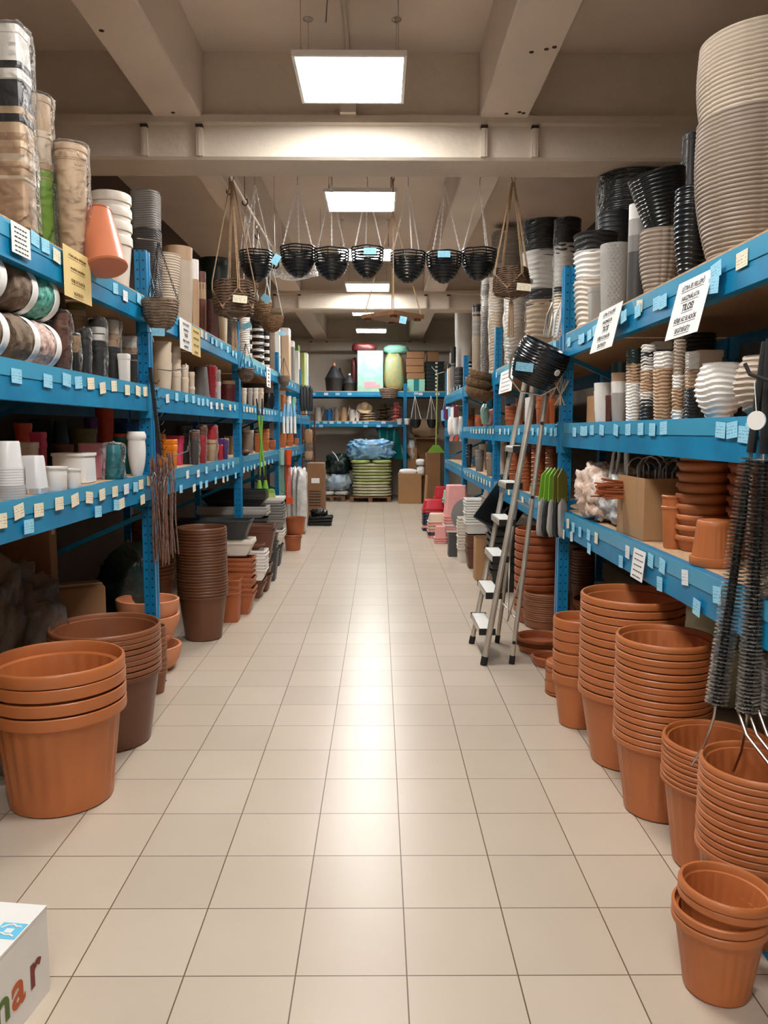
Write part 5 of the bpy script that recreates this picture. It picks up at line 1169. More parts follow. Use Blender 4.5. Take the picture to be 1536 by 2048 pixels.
for i in range(3):
    b = MB(); b.tube([(1.06+.03*i, 2.24, .64), (1.07+.03*i, 2.2, .58), (1.12+.03*i, 2.12, .50), (1.2+.03*i, 2.05, .46)], .005, 8); tag(b.build('steel_rod', 'steel'), f'{["left", "middle", "right"][i]} curved steel rod emerging below the bristle brushes', 'rod', 'curved steel rods below the brushes')

# ================================================================== WHITE CARTON, NEAR LEFT
t = thing('white_carton', 'white carton with colourful lettering and blue hands icon, near left corner', 'box', (-.862, 1.924, 0), -.125)
b = MB(); b.box(-.42, 0, -.5, 0, 0, .232); b.build('carton_body', 'paper', t, smooth=False)
b = MB(); b.box(-.421, .001, -.501, .0015, .228, .2345); b.build('lid_flap', 'paper', t, smooth=False)
RF = Matrix(((0, 0, 1), (1, 0, 0), (0, 1, 0)))         # text on a face looking +x
x_ = -.40
for ch, m, yy in (('m', 'ink_green', -.27), ('a', 'ink_orange', -.165), ('r', 'ink_red', -.09)):
    me = text_mesh(ch, .13, m, 'LEFT', True); o = obj('printed_letter', me, t, (.0012, yy, .065)); o.rotation_euler = RF.to_euler()
me = text_mesh('garden & home', .022, 'ink', 'LEFT') if False else None
q = onz(18, 1861, .236)-Vector((-.862, 1.924, 0)); q = Matrix.Rotation(.125, 3, 'Z') @ q
b = MB(); b.box(-.032, .032, -.030, .030, 0, .0012); lb = b.build('blue_icon_label', 'sky_print', t, (q.x, q.y, .2346), smooth=False)
b = MB()
b.box(-.010, .010, -.008, .008, .0013, .0018)
b.tube([(-.024, .006, .0016), (-.014, .018, .0016), (.0, .022, .0016), (.012, .015, .0016), (.024, .016, .0016)], .003, 4)
b.tube([(-.026, -.012, .0016), (-.012, -.012, .0016), (.0, -.018, .0016), (.012, -.016, .0016), (.024, -.022, .0016)], .003, 4); b.build('hands_icon', 'paper', lb, smooth=False)

# ================================================================== NOTICES AND PRICE TAGS
RRm = Matrix(((0, 0, -1), (-1, 0, 0), (0, 1, 0)))
def notice(side, u0, u1, v, hgt, lines, m, ink, label, tilt=.12, out=.012, bold=None, fs=.03, cat='sign'):
    X = (XL+out) if side == 'L' else (XR-out); a, c = onx(u0, v, X), onx(u1, v, X); wd = abs(a.y-c.y); yc = (a.y+c.y)/2; zt = (a.z+c.z)/2
    t = thing('paper_notice', label, cat, (X, yc, zt), 0)
    base = RF if side == 'L' else RRm
    R_ = base.to_4x4() @ Matrix.Rotation(-tilt, 4, 'X')
    t.rotation_euler = R_.to_euler()
    b = MB(); vs = []; n = 8
    for k in range(n+1):
        s = k/n; zz = .012*math.sin(s*PI*1.1)-.02*s*s*0
        vs.append((s, zz))
    for k in range(n):
        b.add([(-wd/2, -hgt*vs[k][0], vs[k][1]*.0), (wd/2, -hgt*vs[k][0], 0), (wd/2, -hgt*vs[k+1][0], 0), (-wd/2, -hgt*vs[k+1][0], 0)], [(3, 2, 1, 0)])
    b = MB(); b.box(-wd/2, wd/2, -hgt, 0, -.0008, 0); b.build('sheet', m, t, smooth=False)
    L = len(lines)
    for k, s in enumerate(lines):
        big = bold == k; f = fs*(1.45 if big else 1)
        if s == '#':                                          # a line too small to read in the photograph
            yy = -hgt*(.16+.74*k/max(1, L-1)); b = MB(); x = -wd*.34
            while x < wd*.3: q = random.uniform(.008, .022); b.box(x, x+q, yy-.0022, yy+.0022, .0002, .0008); x += q+.006
            b.build('printed_line', ink, t, smooth=False); continue
        me = text_mesh(s, f, ink, 'CENTER', big); xs = [v_.co.x for v_ in me.vertices]; w_ = max(xs)-min(xs)
        sc = min(1, wd*.66/w_)
        yy = -hgt*(.16+.74*k/max(1, L-1))-.004
        obj('lettering', me, t, (0, yy, .0006), (0, 0, 0), (sc, sc, 1))
        b = MB(); w2 = w_*sc/2; b.box(-w2, w2, yy-.007, yy-.0052, .0002, .0008); b.build('underline', ink, t, smooth=False)
    return t
LT = ['LÉTRA ÉS FELLÉPŐ', 'HASZNÁLATA', 'TILOS!', 'KÉRJE AZ ELADÓK', 'SEGÍTSÉGÉT!']
notice('R', 1359, 1427, 553, .208, LT, 'paper', 'ink', 'larger white notice reading TILOS on the nearest right top beam', .22, .014, 2, .024)
notice('R', 1200, 1246, 614, .205, LT, 'paper', 'ink', 'white ladder notice hanging nearer the right blue post', .22, .014, 2, .024)
YT = ['A fenti polcon elhelyezett', 'termékek levételéhez', 'KÉRJE AZ ELADÓK', 'SEGÍTSÉGÉT!']
notice('L', 126, 180, 503, .20, YT, 'paper_yellow', 'ink_brown', 'yellow paper notice hanging from the nearest left top beam', -.0, .014, None, .018)
notice('L', 22, 59, 450, .105, ['#']*6, 'paper', 'ink', 'small white notice at left edge on the top beam', 0, .012, None, .012)
notice('L', 359, 383, 641, .19, LT, 'paper', 'ink', 'white notice just past the left blue post', -.0, .014, 2, .020)
notice('L', 383, 400, 655, .19, YT, 'paper_yellow', 'ink_brown', 'yellow notice right of the white one past left post', -.0, .014, None, .018)
notice('L', 533, 541, 735, .22, LT, 'paper', 'ink', 'far white notice on left top beam, third bay', -.0, .014, 2, .020)
notice('R', 1002, 1028, 740, .19, ['#']*5, 'paper', 'ink', 'white notice on the right top beam left of big black planter', .10, .014, None, .018)
notice('R', 1268, 1292, 1100, .125, ['#']*5, 'paper', 'ink', 'crumpled white paper notice on the right lower beam', .1, .012, None, .02)

tw, thh = .078, .05
TM = {}
def tagmesh(c, w_, h_):
    k_ = (c, w_, h_)
    if k_ not in TM: b = MB(); b.box(-.0006, .0006, -w_/2, w_/2, -h_/2, h_/2); TM[k_] = mk('price_tag', b.v, b.f, {'b': 'tag_blue', 'c': 'tag_cream', 'w': 'tag_white'}[c], False)
    return TM[k_]
CN = {'b': 'pale blue', 'c': 'cream', 'w': 'whitish'}
def tags(side, lst, where, out=.005, w_=tw, h_=thh):
    X = XL if side == 'L' else XR; sg = 1 if side == 'L' else -1
    lst = sorted(lst)
    for i, (u, v, c) in enumerate(lst):
        p = onx(u, v, X+sg*out)
        o = obj('price_tag', tagmesh(c, w_, h_), None, (X+sg*(out+.0005+.0016*(i % 3)), p.y, p.z), (random.uniform(-.12, .12), 0, random.uniform(-.02, .02)))
        tag(o, f'{CN[c]} price tag, {ordw(i)} from left on {where}', 'price tag', f'price tags on {where}')
random.seed(21)
tags('L', [(90, 492, 'b'), (112, 512, 'c'), (70, 478, 'b'), (231, 577, 'b'), (277, 598, 'b'), (250, 592, 'w')], 'left top beam, nearest bay', w_=.07)
tags('L', [(330, 628, 'b'), (318, 622, 'b'), (403, 668, 'c'), (412, 672, 'w'), (424, 681, 'b'), (432, 686, 'b'), (443, 692, 'b'), (455, 699, 'b'), (465, 706, 'b'), (472, 711, 'b')], 'left top beam, second bay')
tags('L', [(33, 752, 'b'), (95, 762, 'b'), (132, 760, 'b'), (157, 765, 'b'), (181, 767, 'c'), (204, 776, 'c'), (228, 772, 'c'), (254, 780, 'c'), (275, 782, 'c'), (291, 783, 'c')], 'left middle beam, nearest bay')
tags('L', [(38, 1023, 'c'), (77, 1020, 'c'), (117, 1007, 'c'), (150, 1000, 'c'), (178, 995, 'c'), (203, 989, 'c'), (230, 983, 'c'), (252, 978, 'w'), (270, 974, 'b'), (282, 969, 'c'), (298, 962, 'c')], 'left lower beam, nearest bay')
tags('L', [(57, 1053, 'b'), (195, 1023, 'b'), (233, 1010, 'b'), (243, 1007, 'c'), (284, 999, 'c'), (3, 1042, 'c')], 'bottom edge of left lower beam', out=.007)
tags('L', [(335, 797, 'w'), (353, 794, 'b'), (372, 797, 'b'), (387, 799, 'b'), (397, 803, 'b'), (405, 804, 'b'), (415, 805, 'b'), (422, 811, 'w'), (433, 812, 'w'), (444, 813, 'c'), (460, 815, 'c'), (469, 815, 'b')], 'left middle beam, second bay')
tags('L', [(375, 949, 'w'), (396, 947, 'w'), (412, 940, 'b'), (434, 936, 'b'), (446, 934, 'b'), (456, 931, 'b'), (466, 929, 'b')], 'left lower beam, second bay')
tags('L', [(362, 978, 'b'), (388, 976, 'c'), (401, 970, 'b'), (413, 968, 'b'), (431, 961, 'b'), (446, 959, 'c'), (455, 956, 'b'), (471, 951, 'b')], 'bottom edge of left lower beam, second bay', out=.007)
tags('L', [(488+5.6*i, 818+i*.8, 'c' if i < 10 and i % 4 else 'b') for i in range(12)], 'left middle beam, third bay')
tags('L', [(488+7*i, 940-i*2.2, 'b' if i % 3 else 'c') for i in range(9)], 'left lower beam, third bay')
tags('L', [(490+8*i, 722+i*5.2, 'b') for i in range(7)], 'left top beam, third bay')
tags('L', [(562+5.5*i, 759+i*3.0, 'b' if i % 2 else 'w') for i in range(6)], 'left top beam, far bay')
tags('L', [(562+5.5*i, 829+i*.9, 'w' if i % 2 else 'b') for i in range(6)], 'left middle beam, far bay')
tags('L', [(562+6*i, 914-i*1.9, 'w' if i % 2 else 'c') for i in range(6)], 'left lower beam, far bay')
tags('R', [(1149, 864, 'b'), (1165, 862, 'b'), (1172, 862, 'b'), (1184, 860, 'b'), (1204, 860, 'b'), (1233, 860, 'b'), (1256, 859, 'b'), (1282, 858, 'b'), (1306, 859, 'b'), (1327, 856, 'b'), (1442, 860, 'b'), (1466, 860, 'b'), (1487, 869, 'b'), (1504, 862, 'b')], 'right middle beam, nearest bay', w_=.072)
tags('R', [(1138, 684, 'b'), (1161, 679, 'b'), (1166, 677, 'b'), (1179, 670, 'b'), (1190, 661, 'b'), (1279, 612, 'c'), (1277, 622, 'b'), (1314, 607, 'b'), (1328, 603, 'b'), (1484, 519, 'c')], 'right top beam, nearest bay')
tags('R', [(1239, 636, 'b'), (1248, 633, 'b'), (1432, 541, 'b'), (1429, 571, 'b')], 'white notices of the right top beam', out=.02)
tags('R', [(1125, 1043, 'b'), (1137, 1047, 'c'), (1147, 1055, 'b'), (1161, 1064, 'b'), (1177, 1070, 'b'), (1193, 1076, 'c'), (1127, 1068, 'w'), (1143, 1073, 'w'), (1243, 1123, 'b'), (1255, 1104, 'w'), (1302, 1121, 'b'), (1326, 1132, 'b'), (1370, 1155, 'w'), (1435, 1190, 'b')], 'right lower beam, nearest bay', w_=.058, h_=.055)
tags('R', [(1178, 1097, 'b'), (1320, 1168, 'b'), (1395, 1215, 'b')], 'bottom edge of right lower beam', w_=.06, h_=.055, out=.007)
tags('R', [(1000, 863, 'c'), (1010, 863, 'b'), (1018, 863, 'b'), (1038, 863, 'b'), (1066, 863, 'b'), (1077, 863, 'b'), (1091, 862, 'b'), (1103, 864, 'b'), (1112, 864, 'b')], 'right middle beam, second bay')
tags('R', [(942+5.6*i, 862.5, 'c' if i % 5 else 'b') for i in range(9)], 'right middle beam, third bay')
tags('R', [(1008, 978, 'c'), (1018, 984, 'c'), (1046, 1000, 'c'), (1060, 1004, 'w'), (1080, 1012, 'c'), (1098, 1022, 'b'), (1108, 1030, 'b')], 'right lower beam, second bay')
tags('R', [(930+5.5*i, 946+i*2.5, 'c' if i % 4 else 'b') for i in range(10)], 'right lower beam, third bay')
tags('R', [(993+9*i, 750-i*4.6, 'b') for i in range(1)]+[(1110, 690, 'b')], 'right top beam, second bay')
tags('R', [(896+5*i, 862, 'w' if i % 2 else 'b') for i in range(5)], 'right middle beam, far bay')
tags('R', [(896+6*i, 782-i*2, 'b') for i in range(5)], 'right top beam, far bay')
# tags dangling on hanging goods
for u, v, Y, c, w_, h_, rz, lab in ((552, 519, 5.80, 'b', .075, .05, -1.0, 'pale blue tag dangling between the two leftmost black baskets'), (740, 502, 5.80, 'b', .09, .045, 0, 'pale blue tag on the rim of the middle black basket'),
        (888, 508, 5.80, 'b', .09, .045, 0, 'pale blue tag on rim of second black basket from right'), (806, 640, 5.74, 'b', .05, .05, .2, 'pale blue tag on the wooden hanging tray'),
        (480, 598, 5.58, 'c', .10, .05, .1, 'cream tag on the left rope-hung wicker basket'), (1048, 574, 5.58, 'c', .10, .05, .1, 'cream tag on the right rope-hung wicker basket'),
        (1049, 734, 4.52, 'b', .10, .048, .12, 'pale blue tag on the big glossy black hanging planter'), (316, 664, 4.24, 'b', .07, .04, .05, 'pale blue tag below the grey half basket, left post'),
        (532, 597, 7.1, 'b', .08, .06, .7, 'pale blue tag on chains of the straw half baskets'), (564, 667, 8.1, 'b', .06, .04, .0, 'pale blue tag beside the farthest straw half basket'), (493, 652, 7.0, 'b', .09, .05, -.4, 'teal-blue tag under the left wicker basket')):
    p = ony(u, v, Y); o = obj('price_tag', tagmesh(c, w_, h_), None, p, (0, 0, PI/2)); o.rotation_euler = (Matrix.Rotation(rz, 3, 'Y') @ Matrix.Rotation(PI/2, 3, 'Z')).to_euler(); tag(o, lab, 'price tag')
# ================================================================== END OF THE AISLE
random.seed(33)
def P(u, v, Y): return ony(u, v, Y)
def backbox(name, u0, u1, vt, vb, Y, d, m, label, cat='box', z0=None, parts=True, group=None, rz=0):
    a, c = P(u0, vb, Y), P(u1, vb, Y); zt = P(u0, vt, Y).z; z0 = a.z if z0 is None else z0
    wx = c.x-a.x; hz = zt-z0
    if parts: return carton(name, (a.x+c.x)/2, Y+d/2, z0, wx, d, hz, m, label, rz=rz, group=group, cat=cat)
    b = MB(); b.box(-wx/2, wx/2, -d/2, d/2, 0, hz); return tag(b.build(name, m, None, ((a.x+c.x)/2, Y+d/2, z0), smooth=False), label, cat, group)
# pallets
def pallet(x0, x1, y0, y1, label):
    t = thing('wooden_pallet', label, 'pallet', ((x0+x1)/2, (y0+y1)/2, 0)); wx, wy = (x1-x0)/2, (y1-y0)/2
    for x in (-wx+.04, 0, wx-.04):
        b = MB(); b.box(x-.04, x+.04, -wy, wy, 0, .02)
        for y in (-wy+.05, 0, wy-.05): b.box(x-.04, x+.04, y-.05, y+.05, .02, .085)
        b.build('skid', 'wood', t, smooth=False)
    for k in range(5): y = -wy+.05+k*(2*wy-.1)/4; b = MB(); b.box(-wx, wx, y-.045, y+.045, .085, .105); b.build('deck_board', 'wood', t, smooth=False)
pallet(-1.25, -.70, 16.1, 16.9, 'low wooden pallet under the white and blue sacks, end of aisle')
pallet(-.60, .24, 15.95, 16.75, 'low wooden pallet under the pile of green and cream sacks')
def sack(cx, cy, cz, rx, ry, rz, m, label, group=None, seed=0, rot=(0, 0, 0)):
    o = blob('soil_sack', rx, ry, rz, (cx, cy, cz), m, seed, .07, 2.5, 3.4, 26, rot); return tag(o, label, 'sack', group)
a = P(703, 1000, 16); c = P(784, 1000, 16); z = .105
for i in range(11):
    rz_ = .031; m = 'bag_cream' if i % 2 == 0 or i < 4 else 'bag_green'
    sack((a.x+c.x)/2+random.uniform(-.015, .015), 16.35, z+rz_, (c.x-a.x)/2*.98, .36, rz_*1.12, m, article(f'{"cream" if m=="bag_cream" else "green"} soil sack {pos_word(i, 13) if i else "bottom"} of central sack pile'), 'soil sacks in the central pile', i); z += rz_*2
zs = z
for i, (x0, x1) in enumerate(((P(700, 940, 16).x, P(741, 940, 16).x), (P(743, 940, 16).x, P(783, 940, 16).x))):
    sack((x0+x1)/2, 16.3, zs+.035, (x1-x0)/2, .34, .04, 'bag_green', f'bright green sack {["left", "right"][i]} one on top of the central sack pile', 'soil sacks in the central pile', 20+i)
a = P(697, 937, 16); c = P(786, 937, 16)
o = blob('plastic_bag', (c.x-a.x)/2, .34, .20, ((a.x+c.x)/2, 16.35, zs+.075+.2), 'bag_blue', 31, .3, 5, 3.4, 60); tag(o, 'big clear bag of light blue items on top of the sack pile', 'bag')
for i, (u0, u1) in enumerate(((646, 668), (666, 696))):
    a, c = P(u0, 990, 16), P(u1, 990, 16); sack((a.x+c.x)/2, 16.5, .105+.05, (c.x-a.x)/2, .3, .05, 'bag_white', f'{["left", "right"][i]} white sack lying on the left pallet', 'white sacks on the left pallet', 40+i)
a, c = P(650, 980, 16), P(702, 980, 16); o = blob('plastic_bag', (c.x-a.x)/2, .28, .17, ((a.x+c.x)/2, 16.45, .205+.165), 'lightblue', 44, .3, 3.5, 2.5, 36); o.data.materials[0] = M('bag_paleblue'); tag(o, 'crumpled pale blue bag on the white sacks, left pallet', 'bag')
a, c = P(640, 950, 16), P(663, 950, 16); o = blob('plastic_bag', .14, .2, .17, (a.x+.08, 16.7, .40), 'bag_white', 46, .2); tag(o, 'round white bag behind the tall flat cardboard, end of aisle', 'bag')
a, c = P(647, 930, 16), P(700, 930, 16); o = blob('plastic_bag', (c.x-a.x)/2, .25, .22, ((a.x+c.x)/2, 16.6, .54+.2), 'bag_dark', 48, .35, 3.2, 2.3, 40, (0, -.1, 0)); tag(o, 'dark green crumpled bag bundle on top of the pale blue bag', 'bag')
b = MB(); b.tube([(0, 0, 0), (.08, -.02, -.09), (.13, 0, -.2)], .012, 6); p = P(664, 903, 16.25); tag(b.build('white_strap', 'paper', None, (p.x, 16.3, p.z)), 'white strap across the dark green bag bundle', 'strap')
a, c = P(752, 930, 16.6), P(803, 930, 16.6); p = P(779, 858, 16.6)
b = MB(); vs = []; fs = []; N, K = 22, 16
for i in range(N+1):
    for j in range(K+1):
        s, t_ = i/N, j/K; w_ = .24+.08*s; x = (t_-.5)*2*w_*(1-.25*math.sin(PI*s)); q = Vector((x+.18*s, -.05*math.sin(t_*9+s*4)-.1*s, -s*.62+.03*math.sin(t_*7)*s)); vs.append(q)
n0 = len(vs); vs += [v+Vector((0, .1+.04*math.sin(v.x*20), 0)) for v in vs]
W = K+1
for i in range(N):
    for j in range(K): k = i*W+j; fs += [(k, k+1, k+W+1, k+W), (n0+k+W, n0+k+W+1, n0+k+1, n0+k)]
for i in range(N): fs += [(i*W, (i+1)*W, n0+(i+1)*W, n0+i*W), (i*W+K, n0+i*W+K, n0+(i+1)*W+K, (i+1)*W+K)]
for j in range(K): fs += [(j, n0+j, n0+j+1, j+1), (N*W+j, N*W+j+1, n0+N*W+j+1, n0+N*W+j)]
tag(obj('plastic_sheet', mk('sheet', vs, fs, 'bag_teal', True, 50), None, (p.x-.06, 16.62, 1.50)), 'teal plastic sheeting hanging down from the back rack middle shelf', 'sheet')
# striped bundle behind
a, c = P(731, 897, 17.0), P(757, 897, 17.0)
for i in range(9):
    b = MB(); b.box(-(c.x-a.x)/2, (c.x-a.x)/2, -.2, .2, 0, .028); o = b.build('flat_tray', 'taupe_light' if i != 4 else 'black', None, ((a.x+c.x)/2+random.uniform(-.01, .01), 17.05, .98+i*.052), (0, random.uniform(-.02, .02), 0), smooth=False)
    tag(o, article(f'pale flat tray {pos_word(i, 9)} of striped pile by teal sheeting'), 'tray', 'striped pile of flat trays')
backbox('tray_plinth', 731, 757, 905, 1000, 17.0, .4, 'card_dark', 'dark carton under the striped pile of flat trays', z0=0)
o = bpy.data.objects.get('tray_plinth'); o.name = 'cardboard_box'
# cartons at the right of the end
t = backbox('cardboard_box', 797, 843, 948, 1007, 15.65, .45, 'card', 'medium cardboard box with white roll on top, end of aisle', z0=0)
backbox('cardboard_box', 843, 850, 952, 1004, 15.9, .5, 'card_dark', 'narrow edge of a cardboard box beside the medium one', z0=0)
backbox('cardboard_box', 852, 880, 906, 1003, 15.45, .3, 'card_dark', 'tall brown double carton behind the step stools', z0=0)
backbox('cardboard_box', 813, 834, 896, 945, 16.6, .3, 'card', 'upright cardboard box with oval grip behind the medium box', z0=0)
backbox('cardboard_sheet', 832, 868, 858, 1000, 17.2, .04, 'card', 'large cardboard sheet leaning on the back wall', z0=0, parts=False)
b = MB(); p = P(850, 1035, 14.0); 
b.box(-.012, .012, -.2, .2, 0, .62, Matrix.Rotation(.06, 4, 'Y')); tag(b.build('cardboard_sheet', 'card', None, (P(849, 1000, 14.6).x, 14.6, .0), smooth=False), 'thin cardboard sheet on edge beside the red stools', 'sheet')
for (u0, u1, v0, v1, w_) in ((798, 834, 938, 950, 'lying on the medium cardboard box'), (832, 850, 918, 931, 'upper, stacked beside the brown carton'), (834, 850, 932, 952, 'lower, stacked beside the brown carton')):
    a, c = P(u0, v1, 15.75), P(u1, v0, 15.75); o = blob('white_roll', (c.x-a.x)/2, .16, (c.z-a.z)/2, ((a.x+c.x)/2, 15.85, (a.z+c.z)/2), 'plastic_white', u0, .05, 2, 3); tag(o, f'white foam roll {w_}', 'roll')
# leaf broom
t = thing('leaf_broom', 'green leaf broom standing head down on tall brown carton', 'broom', (P(872, 890, 15.6).x, 15.6, -.035))
b = MB(); p0, p1 = P(874, 892, 15.35), P(876, 742, 15.35); b.tube([(0, 0, p0.z+.04), (.02, 0, p1.z)], .012, 8); b.build('handle', 'bag_green', t)
b = MB(); b.prism([(-.06, p0.z+.05), (.06, p0.z+.05), (.17, p0.z-.10), (-.17, p0.z-.10)], -.03, .03, 'y'); b.build('fan_head', 'lime', t)
b = MB(); b.tube([(.02, 0, p1.z), (-.1, 0, p1.z+.14)], .008, 6); b.tube([(.02, 0, p1.z), (.15, 0, p1.z+.04)], .008, 6); b.build('hanging_fork', 'plastic_white', t)
# back rack, top shelf
zt = ZB['top']
def cone(u0, u1, vt, m, label, y=16.75, cap='copper'):
    a, c = P(u0, 770, y), P(u1, 770, y); r = (c.x-a.x)/2; hz = P(u0, vt, y).z-zt
    t = thing('wicker_demijohn', label, 'bottle', ((a.x+c.x)/2, y, zt)); b = MB()
    b.lathe([(0, 0), (r*.85, 0), (r, hz*.45), (r*1.03, hz*.47), (r*.95, hz*.5), (r*.3, hz*.86), (r*.2, hz*.9), (0, hz*.9)], 32); b.build('body', m, t)
    b = MB(); b.lathe([(r*.17, hz*.9), (r*.17, hz), (0, hz)], 16); b.build('stopper', cap, t)
    b = MB(); b.tube([(r, 0, hz*.45), (r*1.15, 0, hz*.5), (r*.9, 0, hz*.55)], .01, 6); b.build('handle', m, t)
cone(650, 686, 726, 'charcoal', 'large black cone-topped demijohn on the back rack')
cone(668, 692, 736, 'black', 'black demijohn half hidden behind the large cone-topped one', 17.0, 'black')
cone(686, 712, 747, 'charcoal', 'small black cone-topped demijohn right of the large one', cap='white')
a, c = P(715, 782, 16.5), P(766, 782, 16.5); b = MB(); wx = (c.x-a.x)/2; hz = P(715, 701, 16.5).z-zt
t = thing('mint_pack', 'big pale mint plastic-wrapped pack on the back rack', 'package', ((a.x+c.x)/2, 16.75, zt)); b.box(-wx, wx, -.22, .22, 0, hz); b.build('pack_body', 'mint_pack', t, smooth=False)
b = MB(); b.box(-.13, .12, -.224, -.2205, .07, .2); b.box(.12, .2, -.224, -.2205, .08, .14); b.build('pink_print', 'rose', t, smooth=False)
a, c = P(767, 780, 16.55), P(809, 780, 16.55); hz = P(767, 704, 16.55).z-zt
o = blob('floral_pack', (c.x-a.x)/2, .22, hz/2, ((a.x+c.x)/2, 16.78, zt+hz/2), 'floral', 7, .06, 3, 3.2, 36); tag(o, 'upright round-topped yellow floral cushion pack on back rack', 'package')
p = P(793, 700, 16.7); o = blob('mint_roll', .27, .18, .10, (p.x, 16.8, zt+hz+.07), 'mint', 9, .15, 3, 2.6); tag(o, 'mint green bundle lying on top of the floral pack', 'bundle')
p = P(728, 690, 16.7); o = blob('red_pack', .26, .18, .10, (p.x, 16.75, P(728, 700, 16.5).z+.07), 'wine', 11, .15, 3, 3); tag(o, 'dark red shiny pack on top of the mint pack', 'package')
a = P(708, 780, 16.9); o = blob('brown_pack', .055, .15, .36, (a.x, 16.95, zt+.36), 'wine', 13, .1, 3, 4); tag(o, 'tall reddish brown pack squeezed left of the mint pack', 'package')
for i in range(4):
    v0, v1 = ((757, 745), (744, 731), (730, 716), (715, 702))[i]; a = P(813, v0, 16.5); z0 = P(813, v0, 16.5).z; z1 = P(813, v1, 16.5).z
    carton('cardboard_box', (P(813, v0, 16.5).x+P(849, v0, 16.5).x)/2+random.uniform(-.01, .01), 16.8, z0, P(849, v0, 16.5).x-a.x, .4, z1-z0-.004, 'card_dark', article(f'brown carton {pos_word(i, 4)} of the carton pile on back rack'), group='brown cartons on the back rack')
for i, (u0, u1, m) in enumerate(((815, 828, 'mint'), (828, 838, 'teal'), (838, 850, 'mint'))):
    a, c = P(u0, 782, 16.5), P(u1, 782, 16.5); hz = P(u0, 758, 16.5).z-zt
    b = MB(); b.box(a.x, c.x-.004, 16.52, 17.0, zt, zt+hz-.003); tag(b.build('plastic_crate', m, smooth=False), f'{["left mint", "middle teal", "right mint"][i]} crate under the brown cartons, back rack', 'crate')
cm = None; a, c = P(852, 782, 16.5), P(889, 782, 16.5); wx = c.x-a.x; top = P(852, 722, 16.5).z
for i in range(8):
    b = MB(); h_ = (top-zt)/8
    b.box(-wx/2+.01, wx/2-.01, -.18, .18, 0, h_*.7); b.box(-wx/2, wx/2, -.2, .2, h_*.7, h_*.97)
    t = thing('green_crate', article(f'dark green crate {pos_word(i, 8)} of crate pile on back rack'), 'crate', ((a.x+c.x)/2, 16.76, zt+i*h_), 0, 'dark green crates on the back rack')
    b.build('crate_body', 'black_green', t, smooth=False); b = MB(); b.box(-.0, .05, -.204, -.2005, h_*.3, h_*.75); b.build('white_label', 'paper', t, smooth=False)
backbox('cardboard_box', 855, 877, 704, 721, 16.6, .3, 'card_dark', 'small brown carton on top of the dark green crates', z0=top+.002)
# back rack, middle shelf
zm = ZB['mid']
def can(u0, u1, vt, m, label, spout=1, y=16.6):
    a, c = P(u0, 830, y), P(u1, 830, y); r = (c.x-a.x)/2; hz = P(u0, vt, y).z-zm
    t = thing('watering_can', label, 'watering can', ((a.x+c.x)/2, y, zm)); b = MB()
    b.lathe([(0, 0), (r, 0), (r*.95, hz*.85), (r*.9, hz*.9), (r*.5, hz*.9), (0, hz*.86)], 28); b.build('body', m, t)
    b = MB(); b.tube([(spout*r*.8, 0, hz*.2), (spout*r*1.5, 0, hz*.7), (spout*r*1.7, 0, hz)], .014, 8, r2_=.01); b.build('spout', m, t)
    b = MB(); b.tube([(-spout*r*.9, 0, hz*.3), (-spout*r*1.35, 0, hz*.6), (-spout*r*.9, 0, hz*1.02), (0, 0, hz*.95)], .01, 8); b.build('handle', m, t)
can(629, 643, 812, 'grey_light', 'light grey watering can, leftmost on the back middle shelf')
can(653, 663, 817, 'blue', 'blue watering can on the back middle shelf', -1)
can(668, 678, 815, 'taupe', 'taupe watering can on the back middle shelf')
can(681, 694, 812, 'tan', 'tan watering can with curved handle, back middle shelf')
can(699, 710, 817, 'bag_clear', 'whitish watering can left of the straw hats')
can(712, 718, 822, 'plastic_white', 'small white watering can against the straw hats')
def hat(x, y, z, r, m, label, rot=(0, 0, 0), grp=None):
    b = MB(); b.lathe([(r, 0), (r*.96, .008), (r*.52, .016), (r*.50, .07), (r*.38, .11), (0, .12)], 32); b.lathe([(r, -.002), (r*.5, .008), (0, .008)], 32)
    return tag(b.build('sun_hat', m, None, (x, y, z), rot), label, 'hat', grp)
p = P(733, 838, 16.6)
for i in range(4): hat(p.x+.02, 16.65, zm+.004+i*.05, .17, 'straw', article(f'straw sun hat {pos_word(i, 5)} of hat pile, back shelf'), (random.uniform(-.08, .08), random.uniform(-.08, .08), 0), 'straw hats piled on the back shelf')
hat(p.x-.04, 16.6, zm+.27, .165, 'straw', 'topmost straw sun hat tipped forward on the hat pile', (.75, .1, 0))
p = P(767, 838, 16.6)
for i in range(5): hat(p.x, 16.66, zm+.004+i*.06, .15, 'camo', article(f'brown camouflage hat {pos_word(i, 5)} of dark hat pile'), (random.uniform(-.1, .1), random.uniform(-.15, .15), 0), 'camouflage hats piled on the back shelf')
p = P(794, 838, 16.6)
for i in range(5): hat(p.x-.02, 16.62, zm+.004+i*.07, .13, 'red_white', article(f'red and white hat {pos_word(i, 5)} of red hat pile'), (random.uniform(-.15, .15), random.uniform(-.15, .15), 0), 'red and white hats piled on the back shelf')
for i, u in enumerate((799, 814)):
    p = P(u, 849, 16.3); o = obj('plastic_cup', pot_mesh(.062, .045, .12, 'white', 'plain', 24, .015, .004), None, (p.x, 16.332, p.z)); tag(o, f'{["left", "right"][i]} small white cup hooked on the back middle beam', 'cup', 'white cups on the back middle beam')
p = P(778, 778, 16.2)
t = thing('wicker_basket', 'shallow oval wicker basket hung on the back rack top beam', 'basket', (p.x, 16.27, p.z-.19)); b = MB()
for i in range(6): b.tube([((.14+.012*i)*math.cos(a/24*2*PI), .1*math.sin(a/24*2*PI), .02+i*.035+.006*math.sin(a*1.7)) for a in range(24)], .016, 6, closed=True)
